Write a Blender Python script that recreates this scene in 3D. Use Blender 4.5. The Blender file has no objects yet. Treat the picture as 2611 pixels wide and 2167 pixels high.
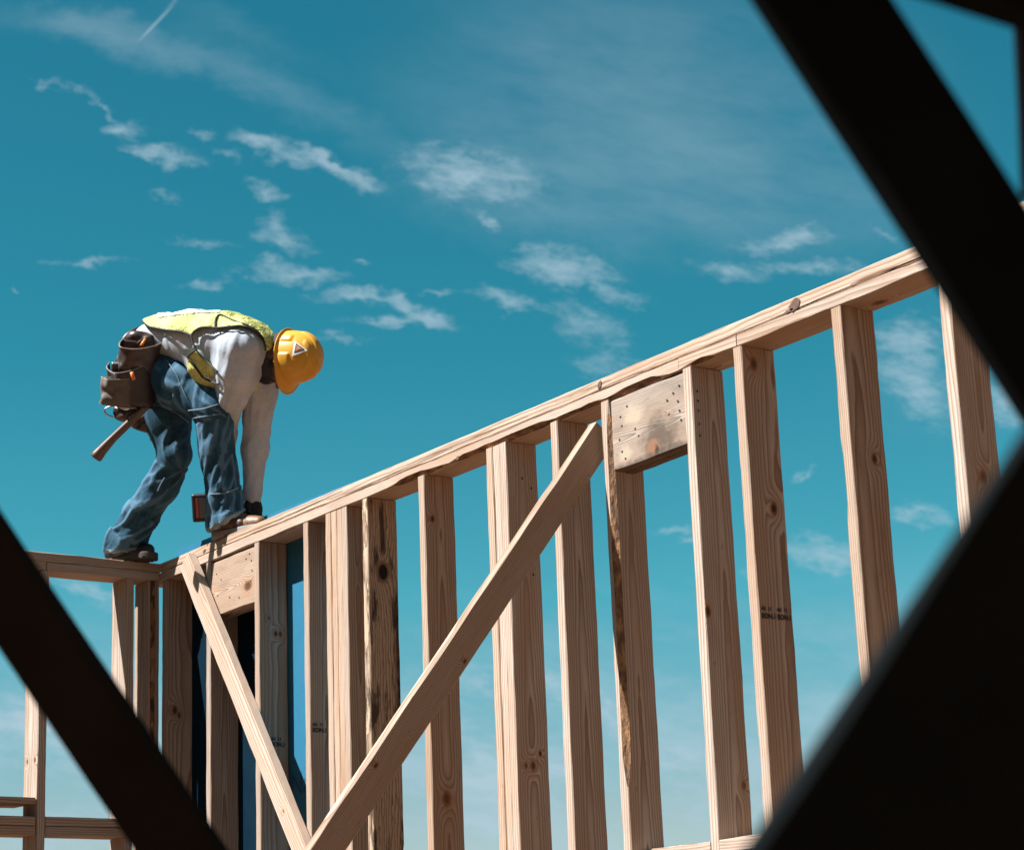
import bpy, bmesh, math, random
import numpy as np
from mathutils import Vector, Matrix
from mathutils.bvhtree import BVHTree
random.seed(7)
rad = math.radians
S = bpy.context.scene
COL = S.collection

# ------------------------------------------------------------------ camera
# metres; X runs along the long wall to the right, Y away from the camera through it, Z up; z = 0 is the underside of its top plates
CAM = Vector((8.3314, -3.9488, -1.8036))
RV = Vector((0.56372681, 0.82512238, -0.03721747))
UV = Vector((0.2354644, -0.11735377, 0.96477179))
FV = Vector((-0.79168719, 0.55263112, 0.26044241))
FPX, IW, IH, CX, CY = 5553.22, 2611.0, 2167.0, 1312.37, 1070.96
cam = bpy.data.cameras.new("camera")
co = bpy.data.objects.new("camera", cam); COL.objects.link(co)
m = Matrix((RV, UV, -FV)).transposed().to_4x4(); m.translation = CAM
co.matrix_world = m
cam.sensor_fit = 'HORIZONTAL'; cam.sensor_width = 36.0
cam.lens = FPX / IW * 36.0
cam.shift_x = -(CX - IW / 2) / IW
cam.shift_y = (CY - IH / 2) / IW
cam.clip_start = 0.05; cam.clip_end = 5000
cam.dof.use_dof = True; cam.dof.focus_distance = 7.3
cam.dof.aperture_fstop = (cam.lens / 1000) / 0.0108
S.camera = co

def at(px, py, depth, k=IW / 2100):
    """point that the photograph's pixel (2100 wide) shows, at a given distance along the view axis"""
    return CAM + (FV + RV * ((px * k - CX) / FPX) - UV * ((py * k - CY) / FPX)) * depth

# ------------------------------------------------------------------ world, sun, exposure
SUN = Vector((-0.182, -0.585, 0.79)).normalized()
S.view_settings.view_transform = 'Standard'; S.view_settings.look = 'None'
S.view_settings.exposure = 1.35; S.view_settings.gamma = 1.0
S.view_settings.use_curve_mapping = False
world = bpy.data.worlds.new("World"); S.world = world; world.use_nodes = True
WN = world.node_tree; WN.nodes.clear()

class G:
    """small helper to write node graphs"""
    def __init__(s, nt): s.nt = nt
    def n(s, t, **kw):
        nd = s.nt.nodes.new(t)
        for k, v in kw.items(): setattr(nd, k, v)
        return nd
    def put(s, sock, v):
        if isinstance(v, bpy.types.NodeSocket): s.nt.links.new(v, sock)
        else:
            try: sock.default_value = v
            except Exception:
                sock.default_value = (v, v, v) if not hasattr(v, '__len__') else tuple(v) + (1.0,)
    def m(s, op, a, b=0.0, c=0.0, clamp=False):
        nd = s.n('ShaderNodeMath', operation=op, use_clamp=clamp)
        for i, v in enumerate((a, b, c)): s.put(nd.inputs[i], v)
        return nd.outputs[0]
    def v(s, op, a, b=(0, 0, 0), scale=None):
        nd = s.n('ShaderNodeVectorMath', operation=op)
        s.put(nd.inputs[0], a); s.put(nd.inputs[1], b)
        if scale is not None: s.put(nd.inputs['Scale'], scale)
        return nd.outputs['Value'] if op in ('DOT_PRODUCT', 'LENGTH', 'DISTANCE') else nd.outputs['Vector']
    def xyz(s, a):
        nd = s.n('ShaderNodeSeparateXYZ'); s.put(nd.inputs[0], a); return nd.outputs
    def comb(s, x, y, z=0.0):
        nd = s.n('ShaderNodeCombineXYZ')
        for i, q in enumerate((x, y, z)): s.put(nd.inputs[i], q)
        return nd.outputs[0]
    def noise(s, vec, scale=5.0, detail=3.0, rough=0.5, dist=0.0, color=False):
        nd = s.n('ShaderNodeTexNoise')
        s.put(nd.inputs['Vector'], vec); s.put(nd.inputs['Scale'], scale); s.put(nd.inputs['Detail'], detail)
        s.put(nd.inputs['Roughness'], rough); s.put(nd.inputs['Distortion'], dist)
        return nd.outputs['Color' if color else 0]
    def ss(s, x, lo, hi, a=0.0, b=1.0):
        nd = s.n('ShaderNodeMapRange', interpolation_type='SMOOTHSTEP')
        for i, q in enumerate((x, lo, hi, a, b)): s.put(nd.inputs[i], q)
        return nd.outputs[0]
    def lin(s, x, lo, hi, a=0.0, b=1.0):
        nd = s.n('ShaderNodeMapRange')
        for i, q in enumerate((x, lo, hi, a, b)): s.put(nd.inputs[i], q)
        return nd.outputs[0]
    def mix(s, f, a, b, mode='MIX'):
        nd = s.n('ShaderNodeMix', data_type='RGBA', blend_type=mode)
        s.put(nd.inputs[0], f)
        for i, q in ((6, a), (7, b)):
            if isinstance(q, bpy.types.NodeSocket): s.nt.links.new(q, nd.inputs[i])
            else: nd.inputs[i].default_value = tuple(q) + (1.0,)
        return nd.outputs[2]
    def ramp(s, x, stops):
        nd = s.n('ShaderNodeValToRGB'); s.put(nd.inputs[0], x)
        el = nd.color_ramp.elements
        while len(el) < len(stops): el.new(0.5)
        for e, (p, c) in zip(el, stops): e.position = p; e.color = tuple(c) + (1.0,)
        return nd.outputs[0]

g = G(WN)
EXPO = 2 ** S.view_settings.exposure
def lin8(c):
    return tuple(((v / 255 + .055) / 1.055) ** 2.4 if v > 10 else v / 255 / 12.92 for v in c)
direction = g.n('ShaderNodeTexCoord').outputs['Generated']
sky = g.n('ShaderNodeTexSky', sky_type='NISHITA', sun_disc=False)
sky.sun_elevation = math.asin(SUN.z); sky.sun_rotation = math.atan2(SUN.x, SUN.y)
sky.altitude = 200; sky.air_density = 1.0; sky.dust_density = 0.6; sky.ozone_density = 2.0
# chart of the sky round the wall's compass bearing: u to the right, v upward (units of 4466 px of a 2100 px wide picture)
dz = g.m('MAXIMUM', g.v('DOT_PRODUCT', direction, tuple(FV)), 0.05)
u0 = g.m('DIVIDE', g.v('DOT_PRODUCT', direction, tuple(RV)), dz)
v0 = g.m('DIVIDE', g.v('DOT_PRODUCT', direction, tuple(UV)), dz)
chart = g.comb(u0, v0)
elev = g.xyz(direction)[2]
# the air's own colour grade: a deep teal that pales toward the horizon
tint = g.ramp(g.lin(elev, 0.0, 0.6), [
    (0.0, (0.60, 0.55, 0.48)), (0.14, (0.45, 0.51, 0.485)), (0.30, (0.16, 0.56, 0.49)), (0.48, (0.085, 0.50, 0.435)), (0.72, (0.075, 0.48, 0.425)), (1.0, (0.075, 0.48, 0.425))])
base = g.mix(1.0, sky.outputs[0], tint, 'MULTIPLY')
K = 4466.0
def uvp(px, py): return ((px - 1055.5) / K, (861.4 - py) / K)
n_w = g.noise(g.v('MULTIPLY', chart, (26, 40, 1)), 1.0, 5, .6, color=True)
warp = g.v('ADD', chart, g.v('SCALE', g.v('SUBTRACT', n_w, (.5, .5, .5)), scale=0.022))
n_w2 = g.noise(g.v('MULTIPLY', chart, (90, 130, 1)), 1.0, 4, .6, color=True)
warp = g.v('ADD', warp, g.v('SCALE', g.v('SUBTRACT', n_w2, (.5, .5, .5)), scale=0.012))
def blob(px, py, a, b, rot, w, vec):
    mp = g.n('ShaderNodeMapping', vector_type='TEXTURE')
    g.put(mp.inputs[0], vec)
    cu, cv = uvp(px, py)
    mp.inputs['Location'].default_value = (cu, cv, 0)
    mp.inputs['Rotation'].default_value = (0, 0, rad(-rot))
    mp.inputs['Scale'].default_value = (a / K, b / K, 1)
    gt = g.n('ShaderNodeTexGradient', gradient_type='SPHERICAL'); g.put(gt.inputs[0], mp.outputs[0])
    return g.m('MULTIPLY', gt.outputs['Fac'], w)
PUFFS = [(960, 360, 210, 85, 12, 1.00), (1010, 458, 34, 14, 45, 0.80), (1150, 545, 160, 52, 8, 1.25), (520, 303, 66, 34, 20, 1.10),
         (615, 318, 130, 30, 15, 0.98), (730, 362, 100, 28, 18, 0.98), (250, 263, 70, 30, 15, 1.00), (345, 325, 110, 26, 14, 1.03),
         (578, 495, 85, 32, 10, 1.00), (560, 455, 45, 30, 40, 0.90), (600, 556, 150, 28, 2, 1.05), (430, 576, 80, 16, -8, 0.80),
         (750, 606, 150, 24, 3, 1.15), (865, 642, 95, 28, 25, 1.10), (810, 660, 130, 20, 0, 0.98), (1040, 622, 110, 26, 8, 0.95),
         (1215, 670, 130, 62, 28, 0.85), (1280, 605, 90, 32, 10, 0.88), (180, 532, 120, 14, -3, 0.88), (545, 386, 60, 22, 10, 0.98),
         (1610, 492, 150, 28, -4, 1.03), (1670, 545, 170, 28, 2, 0.90), (1812, 483, 60, 18, 28, 0.80), (1870, 690, 110, 75, 10, 1.03),
         (1880, 795, 150, 85, 35, 1.00), (2075, 810, 110, 80, 30, 1.20), (1885, 1066, 90, 30, 5, 1.00), (1685, 1130, 130, 46, 15, 1.15),
         (1385, 1078, 90, 18, -8, 0.80), (1420, 1105, 60, 14, 0, 0.88), (1640, 960, 50, 10, -25, 0.78), (985, 1395, 110, 60, 10, 0.80),
         (1130, 1420, 110, 80, 10, 0.80), (1430, 1670, 170, 90, 0, 0.85), (1030, 1600, 190, 110, 0, 0.98), (190, 1215, 140, 26, 20, 0.83), (1235, 1470, 120, 60, 15, 0.80), (1360, 1560, 110, 50, 0, 0.88), (900, 1480, 120, 50, 20, 0.88), (985, 1690, 160, 60, 0, 0.80), (1560, 1180, 60, 20, 10, 0.78), (30, 1480, 200, 110, 0, 0.80), (180, 1560, 190, 60, -10, 0.80), (160, 1700, 240, 60, 0, 0.98), (1500, 560, 110, 30, 10, 0.68), (670, 330, 60, 14, 30, 0.88), (700, 700, 90, 14, 5, 0.58), (160, 190, 50, 16, 20, .55), (95, 168, 40, 16, 10, .5), (205, 214, 34, 12, 20, .6), (232, 226, 30, 12, 20, .6), (285, 318, 60, 14, 15, .6), (330, 400, 70, 14, 10, .55), (430, 500, 90, 18, 15, .6), (470, 330, 40, 12, 20, .7), (110, 172, 36, 14, 0, .5),
         (415, 280, 60, 20, 20, 0.73), (740, 530, 40, 9, 5, 0.98), (905, 595, 60, 14, 10, 0.73), (35, 600, 12, 8, 0, 0.80), (1240, 760, 120, 40, 10, 0.63)]
VEILS = [(130, 45, 330, 60, 6, .8), (330, 105, 330, 60, 15, .75), (640, 225, 330, 60, 24, .7), (480, 60, 300, 60, 25, .5), (1380, 160, 760, 380, 10, .95), (1150, 330, 520, 260, 20, .6), (1750, 420, 420, 260, 10, .5),
         (1400, 420, 420, 160, 0, .5), (120, 1520, 420, 260, 0, 1.0), (500, 1560, 500, 260, 0, .6), (1100, 1600, 700, 300, 0, .65), (960, 395, 300, 120, 10, .6), (1900, 780, 260, 200, 20, .6)]
def total(items, vec):
    acc = None
    for it in items:
        b_ = blob(*it, vec)
        acc = b_ if acc is None else g.m('ADD', acc, b_)
    return acc
pm = total(PUFFS, warp); vm = total(VEILS, warp)
cs, sn = math.cos(rad(-12)), math.sin(rad(-12))
xx = g.v('DOT_PRODUCT', chart, (cs, sn, 0)); yy = g.v('DOT_PRODUCT', chart, (-sn, cs, 0))
streak = g.noise(g.v('ADD', g.comb(g.m('MULTIPLY', xx, 60), g.m('MULTIPLY', yy, 170)), g.v('SCALE', n_w, scale=1.6)), 1.0, 6, .62)
soft = g.noise(g.comb(g.m('MULTIPLY', xx, 7), g.m('MULTIPLY', yy, 20)), 1.0, 5, .6)
fine = g.noise(g.v('ADD', g.comb(g.m('MULTIPLY', xx, 170), g.m('MULTIPLY', yy, 420)), g.v('SCALE', n_w2, scale=1.5)), 1.0, 4, .65)
dens = g.ss(g.m('ADD', g.m('MULTIPLY', pm, 1.05), g.m('ADD', g.m('MULTIPLY', g.m('SUBTRACT', streak, .5), 1.5), g.m('MULTIPLY', g.m('SUBTRACT', fine, .5), .9))), 0.02, 1.45)
dens = g.m('MULTIPLY', dens, g.ss(pm, 0.0, 0.30))
veil = g.m('MULTIPLY', g.m('MULTIPLY', g.ss(vm, 0.0, 1.3), g.ss(g.m('ADD', soft, g.m('MULTIPLY', streak, .14)), .22, .90)), .40)
trail = g.ss(g.m('MAXIMUM', blob(322, 46, 74, 5.5, -46, 1.0, chart), blob(420, -62, 160, 5.5, -46, 1.0, chart)), .05, .7, 0, .34)
low = g.m('MULTIPLY', g.ss(elev, .21, .10), g.ss(g.m('ADD', soft, g.m('MULTIPLY', streak, .35)), .52, .86))
alpha = g.m('MINIMUM', g.m('ADD', g.m('ADD', g.m('ADD', g.m('MULTIPLY', dens, .64), veil), trail), g.m('MULTIPLY', low, .52)), .92)
ST = 0.0785
cloudcol = tuple(c / EXPO / ST for c in lin8((176, 203, 217)))
skycol = g.mix(alpha, base, cloudcol)
bg = g.n('ShaderNodeBackground'); g.put(bg.inputs[0], skycol); bg.inputs[1].default_value = ST
g.nt.links.new(bg.outputs[0], g.n('ShaderNodeOutputWorld').inputs[0])

sl = bpy.data.lights.new("sun", 'SUN'); sl.energy = 5.0; sl.angle = rad(0.53); sl.color = (1.0, 0.985, 0.97)
so = bpy.data.objects.new("sun", sl); COL.objects.link(so)
so.rotation_euler = (-SUN).to_track_quat('-Z', 'Y').to_euler()

# ------------------------------------------------------------------ materials
def mat(name):
    mt = bpy.data.materials.new(name); mt.use_nodes = True
    nt = mt.node_tree
    return mt, G(nt), nt.nodes['Principled BSDF']
def plain(name, col, rough=.6, metal=0.0, var=.15, scale=30, bump=0.0, spec=None):
    mt, q, b = mat(name)
    oc = q.n('ShaderNodeTexCoord').outputs['Object']
    nz = q.noise(oc, scale, 4, .6)
    c1 = tuple(c * (1 - var) for c in col); c2 = tuple(min(1, c * (1 + var)) for c in col)
    q.put(b.inputs['Base Color'], q.mix(nz, c1, c2))
    b.inputs['Roughness'].default_value = rough; b.inputs['Metallic'].default_value = metal
    if spec is not None: b.inputs['Specular IOR Level'].default_value = spec
    if bump:
        bp = q.n('ShaderNodeBump'); bp.inputs['Strength'].default_value = bump; bp.inputs['Distance'].default_value = .003
        q.put(bp.inputs['Height'], nz); q.put(b.inputs['Normal'], bp.outputs[0])
    return mt

def wood(name, early=(.52, .445, .378), late=(.185, .095, .053), header=False):
    """sawn lumber: growth rings seen through the board, knots given per board, fibre and stains"""
    mt, q, b = mat(name)
    oc = q.n('ShaderNodeTexCoord').outputs['Object']
    x, y, z = q.xyz(oc)
    def att(nm): 
        nd = q.n('ShaderNodeAttribute', attribute_type='OBJECT', attribute_name=nm); return nd
    seed = q.m('MULTIPLY', q.n('ShaderNodeObjectInfo').outputs['Random'], 57.0)
    shift = q.comb(seed, q.m('MULTIPLY', seed, 1.7), q.m('MULTIPLY', seed, .6))
    pith = q.xyz(att('pith').outputs['Vector'])          # where the heart of the tree lies, and taper
    dx = q.m('SUBTRACT', x, pith[0]); dy = q.m('SUBTRACT', y, pith[1])
    w1 = q.m('SUBTRACT', q.noise(q.v('ADD', q.v('MULTIPLY', oc, (7, 7, 1.6)), shift), 1, 3, .55), .5)
    r = q.m('SQRT', q.m('ADD', q.m('MULTIPLY', dx, dx), q.m('MULTIPLY', dy, dy)))
    r = q.m('ADD', r, q.m('MULTIPLY', w1, .017))
    r = q.m('ADD', r, q.m('MULTIPLY', z, pith[2]))
    kn = 0.0; halo = 0.0; core = 0.0
    for nm in ('knot_a', 'knot_b', 'knot_c'):
        ky, kz, kr = q.xyz(att(nm).outputs['Vector'])
        krs = q.m('MAXIMUM', kr, .0001)
        ey = q.m('DIVIDE', q.m('SUBTRACT', y, ky), krs)
        ez = q.m('DIVIDE', q.m('MULTIPLY', q.m('SUBTRACT', z, kz), .62), krs)
        e = q.m('SQRT', q.m('ADD', q.m('MULTIPLY', ey, ey), q.m('MULTIPLY', ez, ez)))
        e = q.m('ADD', e, q.m('MULTIPLY', w1, .5))
        on = q.m('MULTIPLY', q.m('GREATER_THAN', kr, .0005), q.m('GREATER_THAN', q.m('ABSOLUTE', x), .0172))
        ge = q.m('MULTIPLY', q.m('EXPONENT', q.m('MULTIPLY', q.m('MULTIPLY', e, e), -.22)), on)
        r = q.m('ADD', r, q.m('MULTIPLY', ge, .020))
        kn = q.m('MAXIMUM', kn, q.m('MULTIPLY', q.ss(e, 1.25, .85), on))
        core = q.m('MAXIMUM', core, q.m('MULTIPLY', q.ss(e, .75, .45), on))
        halo = q.m('MAXIMUM', halo, q.m('MULTIPLY', q.ss(e, 2.4, 1.0), on))
    saw = q.m('FRACT', q.m('DIVIDE', r, .0066))
    tri = q.m('MULTIPLY', q.m('POWER', saw, 1.7), q.ss(saw, 1.0, .90))
    slow = q.noise(q.v('ADD', q.v('MULTIPLY', oc, (10, 10, 1.1)), q.v('SCALE', shift, scale=.7)), 1, 3, .5)
    fib = q.noise(q.v('ADD', q.v('MULTIPLY', oc, (260, 260, 7)), shift), 1, 3, .6)
    blotch = q.noise(q.v('ADD', q.v('MULTIPLY', oc, (9, 9, 2.2)), q.v('SCALE', shift, scale=1.3)), 1, 4, .55)
    tone = att('tone').outputs['Fac']
    c = q.mix(q.m('MULTIPLY', tri, .95), early, late)
    c = q.mix(q.ss(blotch, .5, .85, 0, .45), c, (.33, .18, .095))
    c = q.mix(q.ss(fib, .35, .75, 0, .30), c, late)
    c = q.mix(q.m('MULTIPLY', halo, .45), c, (.40, .20, .09))
    c = q.mix(q.m('MULTIPLY', kn, .85), c, (.17, .075, .035))
    c = q.mix(q.m('MULTIPLY', core, .9), c, (.035, .018, .012))
    c = q.mix(q.ss(slow, .42, .72, 0, .5), c, (.34, .20, .115))
    # dirt, mill stain, weather grey
    g1 = q.noise(q.v('ADD', q.v('MULTIPLY', oc, (16, 16, 3.5)), q.v('SCALE', shift, scale=2.1)), 1, 5, .65)
    st = att('stain').outputs['Fac']
    c = q.mix(q.m('MULTIPLY', q.ss(g1, .48, .72), st), c, (.20, .16, .125))
    if header:      # handled and rained-on block: smoky stain round its knot and along the lower edge, pale rubbed patches
        gn = q.noise(q.v('MULTIPLY', oc, (30, 30, 22)), 1, 5, .65)
        def patch(cy, cz, ry, rz):
            a_ = q.m('DIVIDE', q.m('SUBTRACT', y, cy), ry); b_ = q.m('DIVIDE', q.m('SUBTRACT', z, cz), rz)
            return q.m('ADD', q.m('SQRT', q.m('ADD', q.m('MULTIPLY', a_, a_), q.m('MULTIPLY', b_, b_))), q.m('MULTIPLY', q.m('SUBTRACT', gn, .5), 1.5))
        c = q.mix(q.ss(patch(.035, -.07, .05, .06), 1.1, .3, 0, .55), c, (.62, .50, .36))
        c = q.mix(q.ss(patch(-.07, -.12, .035, .04), 1.1, .3, 0, .6), c, (.60, .48, .34))
        c = q.mix(q.ss(patch(-.055, .05, .085, .10), 1.2, .2, 0, .88), c, (.115, .08, .055))
        c = q.mix(q.ss(patch(-.085, .02, .032, .035), 1.1, .5, 0, .9), c, (.30, .155, .085))
        c = q.mix(q.ss(patch(-.095, .035, .022, .014), 1.0, .4, 0, .95), c, (.045, .03, .022))
        c = q.mix(q.ss(q.m('ADD', y, q.m('MULTIPLY', q.m('SUBTRACT', gn, .5), .05)), -.088, -.108, 0, .75), c, (.09, .065, .05))
    spk = q.noise(q.v('ADD', q.v('MULTIPLY', oc, (120, 120, 26)), shift), 1, 2, .5)
    c = q.mix(q.ss(spk, .70, .80, 0, .55), c, (.16, .085, .05))
    c = q.mix(q.m('MULTIPLY', att('warm').outputs['Fac'], .9), c, (.90, .68, .47), 'MULTIPLY')
    hsv = q.n('ShaderNodeHueSaturation'); q.put(hsv.inputs['Color'], c); q.put(hsv.inputs['Value'], tone)
    q.put(b.inputs['Base Color'], hsv.outputs[0])
    b.inputs['Roughness'].default_value = .75; b.inputs['Specular IOR Level'].default_value = .25
    bp = q.n('ShaderNodeBump'); bp.inputs['Strength'].default_value = .25; bp.inputs['Distance'].default_value = .002
    q.put(bp.inputs['Height'], q.m('ADD', q.m('MULTIPLY', tri, -.6), fib)); q.put(b.inputs['Normal'], bp.outputs[0])
    return mt
M = {}
M['wood'] = wood('pine_lumber'); M['stained'] = wood('stained_pine_block', header=True)
def bark():
    mt, q, b = mat('bark_wane')
    oc = q.n('ShaderNodeTexCoord').outputs['Object']
    n1 = q.noise(q.v('MULTIPLY', oc, (40, 40, 14)), 1, 5, .65)
    n2 = q.noise(q.v('MULTIPLY', oc, (120, 120, 40)), 1, 3, .6)
    c = q.ramp(n1, [(.30, (.035, .02, .014)), (.48, (.17, .085, .04)), (.66, (.42, .22, .09)), (.8, (.50, .30, .15))])
    c = q.mix(q.ss(n2, .6, .75, 0, .8), c, (.03, .018, .012))
    q.put(b.inputs['Base Color'], c); b.inputs['Roughness'].default_value = .85
    bp = q.n('ShaderNodeBump'); bp.inputs['Strength'].default_value = .8; bp.inputs['Distance'].default_value = .006
    q.put(bp.inputs['Height'], q.m('ADD', n1, n2)); q.put(b.inputs['Normal'], bp.outputs[0])
    return mt
M['bark'] = bark()
def barky_wood():
    """the weathered stud with a bark edge: dark streaks, splits and rough patches"""
    mt, q, b = mat('weathered_lumber')
    oc = q.n('ShaderNodeTexCoord').outputs['Object']
    x, y, z = q.xyz(oc)
    w = q.noise(q.v('MULTIPLY', oc, (14, 14, 3)), 1, 4, .6)
    k1y = q.m('DIVIDE', y, .022); k1z = q.m('DIVIDE', q.m('SUBTRACT', z, 1.235), .034)
    e = q.m('SQRT', q.m('ADD', q.m('MULTIPLY', k1y, k1y), q.m('MULTIPLY', k1z, k1z)))
    k2y = q.m('DIVIDE', q.m('SUBTRACT', y, -.004), .016); k2z = q.m('DIVIDE', q.m('SUBTRACT', z, .165), .026)
    e2 = q.m('SQRT', q.m('ADD', q.m('MULTIPLY', k2y, k2y), q.m('MULTIPLY', k2z, k2z)))
    ring = q.m('ADD', q.m('ADD', q.m('MULTIPLY', y, 16.0), q.m('MULTIPLY', w, .9)), q.m('ADD', q.m('EXPONENT', q.m('MULTIPLY', e, -.9)), q.m('EXPONENT', q.m('MULTIPLY', e2, -.9))))
    saw = q.m('FRACT', q.m('MULTIPLY', ring, 5.5))
    c = q.mix(q.m('MULTIPLY', q.m('POWER', saw, 2.0), .85), (.45, .335, .235), (.11, .06, .034))
    g1 = q.noise(q.v('MULTIPLY', oc, (22, 22, 4.5)), 1, 5, .65)
    c = q.mix(q.m('MULTIPLY', q.ss(g1, .50, .62), .88), c, (.035, .022, .016))
    # upper centre streak
    sy = q.m('ABSOLUTE', q.m('ADD', y, q.m('MULTIPLY', q.m('SUBTRACT', w, .5), .04)))
    stk = q.m('MULTIPLY', q.ss(sy, .014, .005), q.m('MULTIPLY', q.ss(z, 1.28, 1.32), q.ss(z, 1.52, 1.45)))
    c = q.mix(q.m('MULTIPLY', stk, .85), c, (.03, .02, .015))
    # rough bark strip down the far edge
    edge = q.m('MULTIPLY', q.ss(q.m('ADD', y, q.m('MULTIPLY', q.m('SUBTRACT', w, .5), .05)), .034, .050), q.m('MULTIPLY', q.ss(z, .56, .66), q.ss(z, 1.22, 1.12)))
    n3 = q.noise(q.v('MULTIPLY', oc, (70, 70, 22)), 1, 4, .65)
    c = q.mix(edge, c, q.ramp(n3, [(.35, (.015, .01, .008)), (.55, (.10, .055, .03)), (.75, (.36, .22, .12))]))
    for ee in (e, e2):
        c = q.mix(q.ss(ee, 1.5, .95, 0, .8), c, (.15, .075, .04))
        c = q.mix(q.ss(ee, .95, .7), c, (.018, .011, .009))
    q.put(b.inputs['Base Color'], c); b.inputs['Roughness'].default_value = .85; b.inputs['Specular IOR Level'].default_value = .2
    bp = q.n('ShaderNodeBump'); bp.inputs['Strength'].default_value = .6; bp.inputs['Distance'].default_value = .004
    q.put(bp.inputs['Height'], q.m('ADD', g1, q.m('MULTIPLY', saw, -.4))); q.put(b.inputs['Normal'], bp.outputs[0])
    return mt
M['barky'] = barky_wood()
M['nail'] = plain('nail_hole', (.02, .016, .014), .6)
M['ink'] = plain('stamp_ink', (.022, .024, .03), .8, var=.5, scale=200)
def osb():
    mt, q, b = mat('strand_board')
    oc = q.n('ShaderNodeTexCoord').outputs['Object']
    vo = q.n('ShaderNodeTexVoronoi'); q.put(vo.inputs['Vector'], q.v('MULTIPLY', oc, (60, 60, 22))); vo.inputs['Scale'].default_value = 1
    q.put(b.inputs['Base Color'], q.ramp(q.xyz(vo.outputs['Color'])[0], [(.0, (.035, .018, .01)), (.45, (.08, .04, .02)), (.7, (.24, .12, .05)), (1, (.36, .20, .10))]))
    b.inputs['Roughness'].default_value = .8
    return mt
M['osb'] = osb()
M['knot'] = plain('dark_knot', (.10, .052, .03), .7, var=.85, scale=75, bump=.4)
M['blue'] = plain('blue_sheathing_board', (.022, .135, .225), .5, var=.12, scale=18, spec=.3)
M['blueink'] = plain('sheathing_print', (.012, .07, .15), .6)
M['dark'] = plain('shade_dark_timber', (.0085, .0105, .0115), .9, var=.35, scale=9, spec=.0)  # the near timbers' shade is put into these three base colours
M['dark3'] = plain('shade_black_timber', (.006, .006, .0065), .9, var=.3, scale=9, spec=0.0)
M['dark2'] = plain('shade_brown_timber', (.0165, .0145, .0125), .9, var=.35, scale=9, spec=.0)
def ground_mat():
    mt, q, b = mat('bare_soil')
    oc = q.n('ShaderNodeTexCoord').outputs['Object']
    n1 = q.noise(oc, .6, 6, .6); n2 = q.noise(oc, 14, 4, .6)
    c = q.mix(n1, (.122, .056, .023), (.158, .076, .034)); c = q.mix(q.ss(n2, .5, .75, 0, .5), c, (.075, .035, .014))
    q.put(b.inputs['Base Color'], c); b.inputs['Roughness'].default_value = .95
    bp = q.n('ShaderNodeBump'); bp.inputs['Strength'].default_value = .6; bp.inputs['Distance'].default_value = .03
    q.put(bp.inputs['Height'], n2); q.put(b.inputs['Normal'], bp.outputs[0])
    return mt
M['soil'] = ground_mat()

# ------------------------------------------------------------------ object helpers
def tag(o, label=None, cat=None, group=None, kind=None):
    if label: o['label'] = label
    if cat: o['category'] = cat
    if group: o['group'] = group
    if kind: o['kind'] = kind
    return o
def empty(name, loc, label, cat, group=None):
    o = bpy.data.objects.new(name, None); COL.objects.link(o); o.location = loc; o.empty_display_size = .1
    return tag(o, label, cat, group)
def wpos(o):
    p = Vector((0, 0, 0))
    while o is not None: p = p + o.location; o = o.parent
    return p
def link(name, me, parent=None, mats=()):
    o = bpy.data.objects.new(name, me); COL.objects.link(o)
    for mt in mats: me.materials.append(mt)
    if parent is not None: o.parent = parent
    return o
def world_mesh(name, verts, faces, parent, mats, smooth=True, idx=None):
    """mesh given in world metres; its origin becomes the parent's place (parents are unrotated)"""
    off = wpos(parent) if parent is not None else Vector((0, 0, 0))
    vv = np.asarray(verts, float) - np.array(off)
    me = bpy.data.meshes.new(name); me.from_pydata(vv.tolist(), [], [list(map(int, f)) for f in faces]); me.update()
    o = link(name, me, parent, mats)
    if smooth: me.polygons.foreach_set('use_smooth', [True] * len(me.polygons))
    if idx is not None: me.polygons.foreach_set('material_index', idx)
    return o

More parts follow.
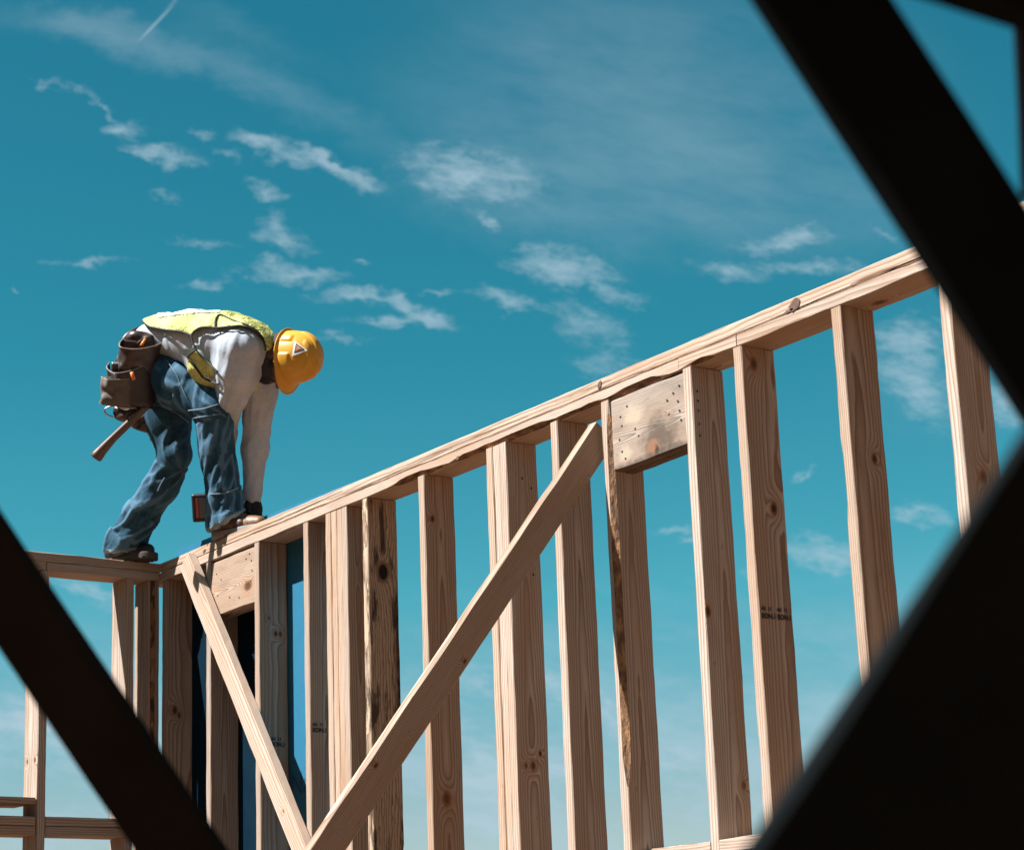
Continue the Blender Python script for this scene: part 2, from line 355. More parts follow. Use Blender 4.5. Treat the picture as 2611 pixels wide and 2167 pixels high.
def board(name, parent, A, B, wdir, w, t, mt='wood', wane=None, seed=0, tone=1.0, stain=.12, knots=(), pith=None, jit=.0012, bow=.0, nails=(), taper=None, chamf=.0022, warm=None):
    """a sawn board from A to B: w across wdir, t across the third axis. local Z runs along it, Y across the width, X through the thickness
    wane: {corner: f(zfrac) -> chamfer}, corners 0(-x,-y) 1(+x,-y) 2(+x,+y) 3(-x,+y)"""
    A, B = Vector(A), Vector(B)
    zl = (B - A); L = zl.length; zd = zl.normalized()
    yd = Vector(wdir); yd = (yd - zd * yd.dot(zd)).normalized(); xd = yd.cross(zd)
    rr = random.Random(seed * 31 + 5)
    N = max(2, int(L / .045))
    ph = [rr.uniform(0, 6.28) for _ in range(8)]
    verts, faces, idx = [], [], []
    corners = [(-t / 2, -w / 2), (t / 2, -w / 2), (t / 2, w / 2), (-t / 2, w / 2)]
    for i in range(N + 1):
        f = i / N; z = -L / 2 + L * f
        bx = bow * math.sin(math.pi * f) + .0007 * math.sin(5 * f + ph[0]); by = .0007 * math.sin(4 * f + ph[1])
        for k, (cx, cy) in enumerate(corners):
            c = chamf * (1 + .5 * math.sin(17 * f * L + ph[k])) + rr.uniform(0, .0006)
            if wane and k in wane: c = max(c, wane[k](f))
            c = min(c, t * .46)
            sx, sy = (1 if cx > 0 else -1), (1 if cy > 0 else -1)
            jx, jy = rr.uniform(-jit, jit) * .4, rr.uniform(-jit, jit) * .4
            a = (cx - sx * c + bx + jx, cy + by + jy, z); b_ = (cx + bx + jx, cy - sy * c + by + jy, z)
            verts += [a, b_] if k in (1, 3) else [b_, a]
        if i:
            o = (i - 1) * 8
            for k in range(8):
                k2 = (k + 1) % 8
                faces.append((o + k, o + k2, o + 8 + k2, o + 8 + k))
                cor = k // 2 if k % 2 == 0 else None
                idx.append(1 if (cor is not None and wane and cor in wane and wane[cor]((i - .5) / N) > .006) else 0)
    faces.append(tuple(range(7, -1, -1))); idx.append(0)
    faces.append(tuple(range(N * 8, N * 8 + 8))); idx.append(0)
    for nl in nails:   # (face 'x+','x-','y-', across, along from A, radius)
        fc, ac, al, r_ = nl
        z = -L / 2 + al; b0 = len(verts)
        for j in range(7):
            a_ = j * 2 * math.pi / 7; da, dz_ = r_ * math.cos(a_), r_ * 1.35 * math.sin(a_)
            verts.append({'x+': (t / 2 + .0016, ac + da, z + dz_), 'x-': (-t / 2 - .0016, ac + da, z + dz_), 'y-': (ac + da, -w / 2 - .0016, z + dz_)}[fc])
        faces.append(tuple(range(b0, b0 + 7))); idx.append(2)
    me = bpy.data.meshes.new(name); me.from_pydata(verts, [], faces); me.update()
    bm = bmesh.new(); bm.from_mesh(me)
    bmesh.ops.recalc_face_normals(bm, faces=[f_ for f_ in bm.faces if f_.material_index != 2]); bm.to_mesh(me); bm.free()
    o = link(name, me, parent, (M[mt], M['bark'], M['nail']))
    me.polygons.foreach_set('material_index', idx)
    mw = Matrix((xd, yd, zd)).transposed().to_4x4(); mw.translation = (A + B) / 2
    if parent is not None: mw.translation = mw.translation - wpos(parent)
    o.matrix_basis = mw
    if pith is None:
        s = rr.choice((-1, 1)); pith = (s * rr.uniform(.03, .075), rr.uniform(-.03, .03), rr.choice((-1, 1)) * rr.uniform(.004, .013))
    o['pith'] = [float(q_) for q_ in pith]; o['tone'] = float(tone) * rr.uniform(.92, 1.05); o['warm'] = (rr.uniform(0, 1) ** 1.5 * .5 if warm is None else warm); o['stain'] = float(stain)
    kk = list(knots) + [(0, 0, 0)] * 3
    for nm, kq in zip(('knot_a', 'knot_b', 'knot_c'), kk): o[nm] = [float(q_) for q_ in kq]
    return o

# ------------------------------------------------------------------ ground
gz = -3.05
me = bpy.data.meshes.new('ground'); me.from_pydata([(-400, -400, gz), (400, -400, gz), (400, 400, gz), (-400, 400, gz)], [], [(0, 1, 2, 3)])
go = link('ground', me, None, (M['soil'],)); tag(go, 'bare brown soil of the building site', 'ground', kind='structure')

# unseen earth bank behind and beside the camera, added to cut sky fill
hv, hf = [], []
NX_, NY_ = 70, 66
for i in range(NX_ + 1):
    for j in range(NY_ + 1):
        x_, y_ = -34 + 62 * i / NX_, -28 + 56 * j / NY_
        d_ = max(x_ - 10.4, -y_ - 9.5)
        d_ += .45 * math.sin(x_ * .7 + y_ * .5) + .3 * math.sin(x_ * 1.9 - y_ * 1.3)
        t_ = min(1, max(0, d_ / 6.5)); t_ = t_ * t_ * (3 - 2 * t_)
        n_ = .4 * math.sin(y_ * .9 + .8 * x_) + .3 * math.sin(y_ * 2.3 - x_) + .25 * math.sin(2.7 * x_ + y_ * .4)
        hv.append((x_, y_, gz - .06 + (9.2 + .7 * n_) * t_))
for i in range(NX_):
    for j in range(NY_):
        a_ = i * (NY_ + 1) + j; hf.append((a_, a_ + NY_ + 1, a_ + NY_ + 2, a_ + 1))
me = bpy.data.meshes.new('sky_block_bank'); me.from_pydata(hv, [], hf)
tag(link('sky_block_bank', me, None, (M['soil'],)), 'unseen earth bank added to block sky light', 'sky_block_bank', kind='structure')

# ------------------------------------------------------------------ long wall
D, T = 0.1244, 0.038
FLO = gz + .004
wall = empty('timber_framing', (2.4, D / 2, FLO), 'long bare timber stud wall whose double top plate rises toward the right', 'wall')
Y = (0, 1, 0)
def wv(c0, a, amp, f0, f1, seed):
    """a wandering bark edge between two fractions of the length"""
    r_ = random.Random(seed); p1, p2, p3 = r_.uniform(0, 6), r_.uniform(0, 6), r_.uniform(0, 6)
    def f(x):
        env = max(0.0, min(1.0, (x - f0) / .03)) * max(0.0, min(1.0, (f1 - x) / .03))
        return env * max(0.0, c0 + amp * (.55 * math.sin(a * x + p1) + .3 * math.sin(a * 2.3 * x + p2) + .15 * math.sin(a * 5.1 * x + p3)))
    return f
def stud(x, t=T, y0=0.0, top=0.0, bot=FLO + .038, d=D, **kw):
    xc = x + t / 2
    return board('stud', wall, (xc, y0 + d / 2, bot), (xc, y0 + d / 2, top - .001), Y, d, t, **kw)
LS = -FLO - .038        # stud length; local z = 0 at mid height
def zk(z): return z + LS / 2   # world z (<0) to a stud's local z
# top plates: lower ply in three lengths, upper ply in one
# plate local axes: A->B along +X, width along Y, thickness X = Y x Z = (0,1,0)x(1,0,0) = (0,0,-1): +x local is down
XE = 6.3
bw = lambda s_, f0, f1, c0=.012, amp=.012, a=24: {1: wv(c0, a, amp, f0, f1, s_)}
board('top_plate', wall, (-D + .005, D / 2, .019), (3.532, D / 2, .019), Y, D, T - .001, seed=3, wane=bw(5, .545, .985, .015, .013, 30), pith=(.06, -.05, .006))
board('top_plate', wall, (3.534, D / 2, .019), (3.797, D / 2, .019), Y, D, T - .001, seed=4, wane=bw(9, .02, .86, .008, .006, 12), pith=(.05, .02, .02))
board('top_plate', wall, (3.801, D / 2, .019), (XE, D / 2, .019), Y, D, T - .001, seed=5, knots=((.02, -.75, .016),), pith=(.03, .02, .011))
board('top_plate', wall, (.0, D / 2, .0575), (XE, D / 2, .0575), Y, D, T - .001, seed=6, wane={0: wv(.001, 20, .003, 0, 1, 3)}, pith=(-.05, .05, .004))
# dark gap lines, checks and face knots of the upper plate (shapes of their own in the wood)
def poly_on(parent, name, pts, mtl, idx=0):
    return world_mesh(name, pts, [tuple(range(len(pts)))], parent, (mtl,), smooth=False)
def strip(pts, wid, y=-.0016):
    vs, fs = [], []
    for i, (x, z, w_) in enumerate(pts):
        vs += [(x, y, z - w_ * wid), (x, y, z + w_ * wid)]
        if i: fs.append((2 * i - 2, 2 * i, 2 * i + 1, 2 * i - 1))
    return vs, fs
cr_v, cr_f = [], []
def crack(x0, x1, z0, z1, wid, seed, wob=.003):
    r_ = random.Random(seed); n = max(4, int((x1 - x0) / .03)); pts = []
    for i in range(n + 1):
        f = i / n; pts.append((x0 + (x1 - x0) * f, z0 + (z1 - z0) * f + wob * math.sin(7 * f + seed) * (.5 + .5 * math.sin(3 * f + seed)), .3 + .7 * math.sin(math.pi * f) * r_.uniform(.5, 1)))
    vs, fs = strip(pts, wid); o = len(cr_v)
    cr_v.extend(vs); cr_f.extend([tuple(q_ + o for q_ in f_) for f_ in fs])
crack(.62, 1.55, .050, .062, .0022, 1); crack(1.45, 2.3, .046, .052, .0014, 2); crack(2.0, 2.75, .058, .056, .0016, 4)
crack(3.15, 3.6, .046, .041, .0014, 6); crack(4.28, 4.75, .040, .041, .0055, 7, .005); crack(3.95, 4.3, .039, .040, .002, 8); crack(2.9, 3.2, .062, .060, .0012, 9)
crack(3.80, 4.28, .003, .006, .0012, 11, .001); crack(.85, 1.6, .0385, .0385, .0013, 12, .0003); crack(1.6, 3.5, .0385, .0385, .0012, 13, .0003); crack(3.55, 5.2, .0385, .0385, .0022, 15, .0008)
world_mesh('wood_check', cr_v, cr_f, wall, (plain('split_shadow', (.17, .085, .045), .9),), smooth=False)
def face_knot(xc, zc, rx, rz, seed):
    r_ = random.Random(seed); vs = [(xc, -.0022, zc)]; n = 14
    for i in range(n):
        a_ = 2 * math.pi * i / n; k_ = r_.uniform(.8, 1.15)
        vs.append((xc + rx * k_ * math.cos(a_) + .35 * rz * math.sin(a_), -.0022, zc + rz * k_ * math.sin(a_)))
    return world_mesh('knot', vs, [(0, 1 + i, 1 + (i + 1) % n) for i in range(n)], wall, (M['knot'],), smooth=False)
face_knot(4.055, .053, .024, .017, 3); face_knot(3.145, .056, .009, .014, 8); face_knot(4.03, .041, .02, .004, 5); face_knot(2.33, .008, .009, .007, 9); face_knot(.42, .052, .012, .008, 12)
# studs, right end first
stud(5.8, seed=50); stud(5.405, seed=51); stud(4.999, seed=52)
stud(4.593, seed=10, tone=.98, knots=((.0, zk(-.56), .011), (.02, zk(-.75), .012)), wane={0: wv(.0, 22, .004, .5, 1, 2)})
stud(4.193, seed=11, tone=.90, knots=((.02, zk(-.42), .009),), wane={0: wv(.002, 30, .008, .55, .95, 4), 1: wv(.0, 26, .005, .5, .9, 8)}, stain=.3)
stud(3.780, seed=12, tone=.92, knots=((-.02, zk(-.05), .013), (.02, zk(-.47), .012)), wane={0: wv(.0, 22, .005, .5, 1, 12)}, stain=.25, pith=(.12, .05, .003))
KNA = [('x+', -.042, LS - q_, .0032) for q_ in (.075, .105, .135, .175, .21)]
stud(3.549, seed=13, knots=((-.053, zk(-.73), .011), (.04, zk(-1.22), .008)), nails=KNA, pith=(.05, .015, .009))
stud(2.870, seed=14, pith=(.045, .0, .01), knots=())
for i, xs in enumerate((2.4985, 2.5375, 2.5765)):
    stud(xs, y0=(.0, .0015, .0)[i], seed=15 + i, tone=(1.02, 1, .97)[i], knots=((.0, zk(-1.06), .010), (-.028, zk(-1.06), .006), (.03, zk(-1.02), .006)) if i == 2 else (), wane={1: wv(.0, 40, .006, .8, 1, 4)} if i == 2 else None,
         nails=[('x+', .0, LS - .12, .0035), ('x+', .035, LS - .15, .0035), ('x+', -.02, LS - .45, .0035), ('x+', .03, LS - .44, .0035)] if i == 2 else (), pith=(.05, .0, .012) if i == 2 else None)
stud(2.069, seed=18, knots=((-.030, zk(-.155), .008), (-.005, zk(-1.115), .0165)), pith=(.055, .0, .008), tone=1.0)
stud(1.683, seed=19, mt='barky', wane={2: wv(.004, 40, .012, .40, .86, 6)})
for i, xs in enumerate((1.417, 1.4562, 1.4952, 1.5344)):
    stud(xs, y0=(.0, .0008, .003, .0)[i], seed=20 + i, tone=(1, 1.03, .98, .93)[i], knots=((.012, zk(-.255), .013), (.045, zk(-.46), .014), (.04, zk(-.78), .009)) if i == 3 else (), stain=.05)
stud(1.244, seed=25, tone=.88, pith=(.05, .01, .009))
stud(.851, seed=26, tone=.86, knots=((-.02, zk(-.30), .005), (.01, zk(-.36), .007), (.03, zk(-.36), .007)), stain=.2, pith=(.2, .05, .0))
# window jacks and headers
board('stud', wall, (3.164, D / 2 + .002, FLO + .038), (3.162, D / 2, -.001), Y, D, T, seed=30, wane={1: wv(.016, 9, .005, .60, 1.0, 3)}, tone=.92, pith=(.05, .0, .012))
stud(.432, seed=31, tone=.86, pith=(.045, .0, .012))
def header(x0, x1, z0, z1, seed, kn, nails, stain, tone=1.0, tilt=0.0, mt='wood'):
    for j, y0 in enumerate((.005, .0445)):
        board('header', wall, (x0, y0 + .019, (z0 + z1) / 2 + tilt), (x1, y0 + .019, (z0 + z1) / 2), (0, 0, 1), z1 - z0, T - .001, seed=seed + j, knots=kn if j == 0 else (), nails=nails if j == 0 else (), stain=stain, tone=tone, pith=(-.03, -.02, .06), chamf=.004, mt=mt)
# header local: Z along +X, Y up, X = Y x Z = up x right = (0,0,1)x(1,0,0) = +Y : x- is the front face
HN = [('x-', a_, b_, .0034) for a_, b_ in ((-.02, .035), (.05, .045), (.02, .05), (-.06, .045), (-.085, .06), (.075, .08), (-.005, .115), (-.03, .13), (.06, .305), (.03, .325), (.0, .33), (.075, .335), (-.03, .335), (.045, .275))]
header(3.189, 3.546, -.231, -.006, 33, ((.0, .10, .004),), HN, .6, .80, mt='stained')
HN2 = [('x-', a_, b_, .0034) for a_, b_ in ((.06, .045), (.03, .085), (-.03, .055), (-.055, .16), (-.07, .24), (.09, .33), (.06, .345), (.075, .30), (-.02, .34), (.02, .35))]
header(.472, .849, -.234, -.010, 36, ((-.035, .125, .019),), HN2, .55, .86)
board('window_sill', wall, (3.185, D / 2, -1.374 - .019), (3.548, D / 2, -1.374 - .019), Y, D, T, seed=40, knots=((-.05, .1, .02),))
board('window_sill', wall, (3.588, D / 2, -1.372 - .019), (3.779, D / 2, -1.372 - .019), Y, D, T, seed=41)
board('blocking', wall, (3.819, D / 2, -1.372 - .019), (4.192, D / 2, -1.372 - .019), Y, D, T, seed=42)
board('blocking', wall, (4.232, D / 2, -1.40 - .019), (4.592, D / 2, -1.40 - .019), Y, D, T, seed=43)
board('bottom_plate', wall, (-D, D / 2, FLO + .019), (XE, D / 2, FLO + .019), Y, D, T - .001, seed=44)
# corner post
stud(.013, seed=45, tone=.84, y0=.004, pith=(.2, .06, .001), knots=((-.02, zk(-.55), .012), (.0, zk(-.57), .008)), stain=.2)
# blue sheathing nailed to the outside, its top edge standing a little above the plates
sv = [(-.096, .166), (1.30, .142), (1.58, .134), (1.58, FLO), (-.096, FLO)]
vs = [(x, D + .003, z) for x, z in sv] + [(x, D + .016, z) for x, z in sv]
fs = [(0, 1, 2, 3, 4)[::-1], (5, 6, 7, 8, 9)] + [(i, (i + 1) % 5, 5 + (i + 1) % 5, 5 + i) for i in range(5)]
shp = world_mesh('sheathing', vs, fs, wall, (M['blue'],), smooth=False)
mv = [(.0, -.03), (.853, -.03), (.853, FLO + .04), (.0, FLO + .04)]  # navy panel added over the sheathing to darken these bays
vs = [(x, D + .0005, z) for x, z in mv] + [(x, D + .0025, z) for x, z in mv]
world_mesh('dark_panel', vs, [(3, 2, 1, 0), (4, 5, 6, 7)] + [(i, (i + 1) % 4, 4 + (i + 1) % 4, 4 + i) for i in range(4)], wall, (plain('navy_panel', (.0020, .0135, .025), .7, var=.3, scale=12, spec=.05),), smooth=False)
vs = [(x, y_, z) for z in (-.62, FLO + .06) for x, y_ in ((.806, D), (.806, D - .022), (.811, D - .022), (.811, D))]
world_mesh('flashing_edge', vs, [(0, 1, 5, 4), (1, 2, 6, 5), (2, 3, 7, 6), (3, 0, 4, 7), (0, 3, 2, 1), (4, 5, 6, 7)], wall, (plain('pale_flashing', (.30, .42, .45), .5),), smooth=False)
def text_mesh(name, body, parent, origin, right, up, size, mtl, spacing=1.0, shear=0.0, bold=0.0):
    cu = bpy.data.curves.new(name, 'FONT'); cu.body = body; cu.size = size; cu.space_line = .8; cu.space_character = spacing; cu.shear = shear; cu.offset = bold
    tmp = bpy.data.objects.new(name, cu); COL.objects.link(tmp)
    dg = bpy.context.evaluated_depsgraph_get(); dg.update()
    me = bpy.data.meshes.new_from_object(tmp.evaluated_get(dg)); bpy.data.objects.remove(tmp); bpy.data.curves.remove(cu)
    right, up = Vector(right).normalized(), Vector(up).normalized()
    off = wpos(parent)
    for v_ in me.vertices: v_.co = Vector(origin) + right * v_.co.x + up * v_.co.y - off
    me.materials.clear()
    return link(name, me, parent, (mtl,))
text_mesh('printed_name', 'Na', wall, (.895, D + .0012, -.985), (1, 0, 0), (0, 0, 1), .125, M['blueink'])
for xs, y0, z0, two in ((.891, .048, -.775, 0), (1.284, .010, -.770, 0), (3.820, .008, -.765, 1)):
    for k in range(1 + two):
        yy_ = y0 + k * .058; fz = .86 if two else 1.0
        text_mesh('grade_stamp', 'AS  11', wall, (xs, yy_, z0), (0, 1, 0), (0, 0, 1), .0165 * fz, M['ink'], bold=.0007)
        text_mesh('grade_stamp', 'EON.1', wall, (xs, yy_, z0 - .022), (0, 1, 0), (0, 0, 1), .0215 * fz, M['ink'], bold=.0009)

# ------------------------------------------------------------------ short wall at the left, running toward the camera
th = 0.0566
DL = Vector((math.sin(th), -math.cos(th), 0)); NL = Vector((math.cos(th), math.sin(th), 0))
def lp(s_, n_, z_): return DL * s_ + NL * n_ + Vector((0, 0, z_))      # s along the wall, n across (0 = face toward the long wall, minus = outside)
lw = empty('timber_framing', lp(.9, -D / 2, FLO), 'short shaded timber stud wall at the left, carrying the worker\'s dark rear boot', 'wall')
def lstud(s0, t=T, z0=FLO + .038, z1=0.0, name='stud', mt='wood', **kw):
    return board(name, lw, lp(s0 + t / 2, -D / 2, z0), lp(s0 + t / 2, -D / 2, z1 - .001), -NL, D, t, mt=mt, **kw)
board('top_plate', lw, lp(.0, -D / 2, .0575), lp(2.2, -D / 2, .0575), NL, D, T - .001, seed=60, tone=.86, pith=(.02, .05, .03))
board('top_plate', lw, lp(.003, -D / 2, .019), lp(.522, -D / 2, .019), NL, D, T - .001, seed=61, tone=.88, pith=(.06, .06, .01))
board('top_plate', lw, lp(.526, -D / 2, .019), lp(2.2, -D / 2, .019), NL, D, T - .001, seed=62, tone=.88)
lstud(.004, t=.020, seed=63, tone=.85); lstud(.0245, t=.019, seed=64, mt='osb', name='spacer'); lstud(.044, t=.010, seed=65, tone=.95)
lstud(.122, seed=66, z0=-.994, tone=.9, knots=((.03, -.0, .006),)); lstud(.122, seed=67, z1=-1.072, tone=.9)
lstud(.510, seed=68, tone=.9, knots=((-.04, zk(-.77), .008), (.03, zk(-.77), .007)))
lstud(.918, seed=69); lstud(1.324, seed=70)
for zz, sd in ((-1.0145, 72), (-1.0525, 73)):
    board('window_sill', lw, lp(.118, -D / 2 + .002, zz), lp(.508, -D / 2 + .002, zz), NL, D, T - .002, seed=sd, tone=.86)
    board('window_sill', lw, lp(.553, -D / 2 + .002, zz), lp(1.6, -D / 2 + .002, zz), NL, D, T - .002, seed=sd + 4, tone=.86)
board('rail', lw, lp(.553, -.10, -.9345), lp(1.6, -.10, -.9345), NL, .20, .025, seed=78, tone=.84)
board('bottom_plate', lw, lp(.0, -D / 2, FLO + .019), lp(2.2, -D / 2, FLO + .019), NL, D, T - .001, seed=79)

# ------------------------------------------------------------------ diagonal braces
b1t, b1d = Vector((3.104, .030, -.085)), Vector((0, -.618, -.786))
b1 = board('diagonal_brace', None, b1t + b1d * ((gz + .01 - b1t.z) / b1d.z), b1t, (0, .786, -.618), .089, T, seed=90, tone=.84, warm=.45, pith=(.03, .30, .0012), knots=((-.02, .52, .006), (.03, .95, .005)), stain=.10)
tag(b1, 'long brown diagonal brace leaning from the window header down toward the camera', 'brace')
b2s, b2d = Vector((.305, -.0205, .028)), Vector((.607, 0, -.795))
b2 = board('diagonal_brace', None, b2s, b2s + b2d * ((gz + .01 - b2s.z) / b2d.z), (.795, 0, .607), .089, T, seed=91, tone=1.10, warm=.0, stain=.05, pith=(.1, .06, .004), knots=((.0, -.55, .006),),
           nails=[('x+', a_, b_, .003) for a_, b_ in ((-.02, .02), (-.03, .04), (.0, .05), (.0, .17), (-.02, .24), (-.025, .31), (-.02, .45))] )
tag(b2, 'sunlit pale diagonal brace nailed at the wall corner below the front boot', 'brace')

# ------------------------------------------------------------------ dark timbers close to the camera, out of focus
def near_beam(label, p0, p1, depth, wpx, thick, mt='dark', seed=1, long=0.0):
    a_, b_ = at(p0[0], p0[1], depth), at(p1[0], p1[1], depth)
    if long: dd = (b_ - a_).normalized(); a_, b_ = a_ - dd * long, b_ + dd * long     # runs on well past the edge of the view
    o = board('dark_timber', None, a_, b_, (b_ - a_).cross(FV), wpx * depth / 4466, thick, mt=mt, seed=seed, chamf=.003, jit=.0004)
    return tag(o, label, 'timber')
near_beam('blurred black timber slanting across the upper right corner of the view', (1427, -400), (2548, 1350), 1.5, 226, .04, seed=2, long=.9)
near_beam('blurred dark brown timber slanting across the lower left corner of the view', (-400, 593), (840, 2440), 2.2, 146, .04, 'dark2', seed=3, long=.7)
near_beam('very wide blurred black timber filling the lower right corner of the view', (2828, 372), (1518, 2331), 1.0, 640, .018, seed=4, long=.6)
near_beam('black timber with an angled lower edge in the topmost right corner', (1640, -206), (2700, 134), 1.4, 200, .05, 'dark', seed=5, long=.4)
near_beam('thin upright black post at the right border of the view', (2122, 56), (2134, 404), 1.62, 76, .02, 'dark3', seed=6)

# ------------------------------------------------------------------ implicit surfaces for the worker
CP = 0.40161
def J(cx, cy, dep):
    """camera-frame coordinates (right, up, away) of a point of the figure"""
    return np.array([(200 + cx * CP - CX) / FPX * dep, -(760 + cy * CP - CY) / FPX * dep, dep])
Rn, Un, Fn, Cn = (np.array(q_) for q_ in (RV, UV, FV, CAM))
def W(p): return Cn + np.asarray(p)[..., 0:1] * Rn + np.asarray(p)[..., 1:2] * Un + np.asarray(p)[..., 2:3] * Fn
def toC(p):
    p = np.asarray(p); return ((p[..., 0] / p[..., 2] * FPX + CX - 200) / CP, (-p[..., 1] / p[..., 2] * FPX + CY - 760) / CP)
def dirC(w): w = np.array(w, float); v_ = np.array([w @ Rn, w @ Un, w @ Fn]); return v_ / np.linalg.norm(v_)
def cone(p, a, b, ra, rb):
    a, b = np.asarray(a, np.float32), np.asarray(b, np.float32); ba = b - a
    t = np.clip(((p - a) @ ba) / max(ba @ ba, 1e-9), 0, 1)[..., None]
    return np.sqrt((((p - a) - t * ba) ** 2).sum(-1)) - (ra + (rb - ra) * t[..., 0])
def chain(p, pts, k=.02):
    d = None
    for (a, ra), (b, rb) in zip(pts, pts[1:]):
        c = cone(p, a, b, ra, rb); d = c if d is None else smin(d, c, k)
    return d
def smin(a, b, k):
    h = np.clip(.5 + .5 * (b - a) / k, 0, 1); return b + (a - b) * h - k * h * (1 - h)
def smax(a, b, k): return -smin(-a, -b, k)
def ell(p, c, axes, rad_):
    q = p - np.asarray(c, np.float32)
    s = np.stack([(q @ np.asarray(ax, np.float32)) / r_ for ax, r_ in zip(axes, rad_)], -1)
    n = np.sqrt((s ** 2).sum(-1)); return (n - 1) * min(rad_)
def cut(p, q0, nx, ny): return (p - np.asarray(q0, np.float32)) @ np.array([nx, -ny, 0], np.float32)
def surfnet(fn, lo, hi, h):
    lo = np.asarray(lo, float); n = np.ceil((np.asarray(hi) - lo) / h).astype(int) + 1
    ax = [lo[i] + h * np.arange(n[i]) for i in range(3)]
    P = np.stack(np.meshgrid(*ax, indexing='ij'), -1).astype(np.float32)
    f = fn(P.reshape(-1, 3)).reshape(n).astype(np.float32)
    ins = f < 0
    c = [ins[i:n[0] - 1 + i, j:n[1] - 1 + j, k:n[2] - 1 + k] for i in (0, 1) for j in (0, 1) for k in (0, 1)]
    s = sum(x_.astype(np.int8) for x_ in c); act = (s > 0) & (s < 8)
    ci = np.argwhere(act); idm = -np.ones(act.shape, np.int64); idm[act] = np.arange(len(ci))
    acc = np.zeros((len(ci), 3)); cnt = np.zeros(len(ci))
    for a_ in range(3):
        o1, o2 = [q_ for q_ in range(3) if q_ != a_]
        for u_ in (0, 1):
            for v_ in (0, 1):
                off = np.zeros(3, int); off[o1] = u_; off[o2] = v_
                off2 = off.copy(); off2[a_] = 1
                A, B = ci + off, ci + off2
                fa, fb = f[tuple(A.T)], f[tuple(B.T)]
                mk = (fa < 0) != (fb < 0)
                t = np.where(mk, fa / np.where(mk, fa - fb, 1), 0)
                acc += np.where(mk[:, None], A + (B - A) * t[:, None], 0); cnt += mk
    V = lo + h * acc / cnt[:, None]
    F_ = []
    for a_ in range(3):
        o1, o2 = [(1, 2), (2, 0), (0, 1)][a_]
        sl0 = [slice(None)] * 3; sl1 = [slice(None)] * 3; sl0[a_] = slice(0, -1); sl1[a_] = slice(1, None)
        ed = ins[tuple(sl0)] != ins[tuple(sl1)]
        E_ = np.argwhere(ed); E_ = E_[(E_[:, o1] > 0) & (E_[:, o2] > 0) & (E_[:, o1] < n[o1] - 1) & (E_[:, o2] < n[o2] - 1)]
        q = []
        for d1, d2 in ((-1, -1), (0, -1), (0, 0), (-1, 0)):
            X = E_.copy(); X[:, o1] += d1; X[:, o2] += d2; q.append(idm[tuple(X.T)])
        q = np.stack(q, 1); fl = ins[tuple(E_.T)]; q[~fl] = q[~fl][:, ::-1]; F_.append(q)
    F_ = np.concatenate(F_); F_ = F_[(F_ >= 0).all(1)]
    return V, F_
def vnormals(V, F_):
    nn = np.cross(V[F_[:, 2]] - V[F_[:, 0]], V[F_[:, 3]] - V[F_[:, 1]]); N_ = np.zeros_like(V)
    for k in range(4): np.add.at(N_, F_[:, k], nn)
    return N_ / np.maximum(np.linalg.norm(N_, axis=1), 1e-12)[:, None]
def vnoise(p, seed=0):
    p = np.asarray(p, float); i = np.floor(p).astype(np.int64); f = p - i; f = f * f * (3 - 2 * f); r_ = 0
    def hs(a):
        x_ = (a[..., 0] * 374761393 + a[..., 1] * 668265263 + a[..., 2] * 2147483647 + seed * 144665) & 0xffffffff
        x_ = ((x_ ^ (x_ >> 13)) * 1274126177) & 0xffffffff; return ((x_ ^ (x_ >> 16)) & 0xffff) / 65535.0
    for a in (0, 1):
        for b in (0, 1):
            for c in (0, 1):
                w = (f[..., 0] if a else 1 - f[..., 0]) * (f[..., 1] if b else 1 - f[..., 1]) * (f[..., 2] if c else 1 - f[..., 2])
                r_ = r_ + w * hs(i + np.array([a, b, c]))
    return r_
def smooth(V, F_, it=1):
    for _ in range(it):
        A = np.zeros_like(V); c = np.zeros(len(V))
        for k in range(4):
            np.add.at(A, F_[:, k], V[F_[:, (k + 1) % 4]]); np.add.at(c, F_[:, k], 1)
            np.add.at(A, F_[:, k], V[F_[:, (k - 1) % 4]]); np.add.at(c, F_[:, k], 1)
        V = V * .5 + .5 * A / np.maximum(c, 1)[:, None]
    return V
def cam_mesh(name, V, F_, parent, mats, idx=None):
    F2 = F_[:, ::-1] if True else F_      # the camera frame is left-handed
    return world_mesh(name, W(V), F2, parent, mats, True, idx)
def inpoly(cx, cy, poly):
    """signed distance (pixels of the figure chart), negative inside"""
    d = np.full(cx.shape, 1e9); s = np.zeros(cx.shape, bool); n = len(poly)
    for i in range(n):
        x1, y1 = poly[i]; x2, y2 = poly[(i + 1) % n]; ex, ey = x2 - x1, y2 - y1
        t = np.clip(((cx - x1) * ex + (cy - y1) * ey) / (ex * ex + ey * ey + 1e-9), 0, 1)
        d = np.minimum(d, np.hypot(cx - x1 - t * ex, cy - y1 - t * ey))
        if y1 != y2:
            cross = ((y1 > cy) != (y2 > cy)) & (cx < (x2 - x1) * (cy - y1) / (y2 - y1) + x1); s ^= cross
    return np.where(s, -d, d)
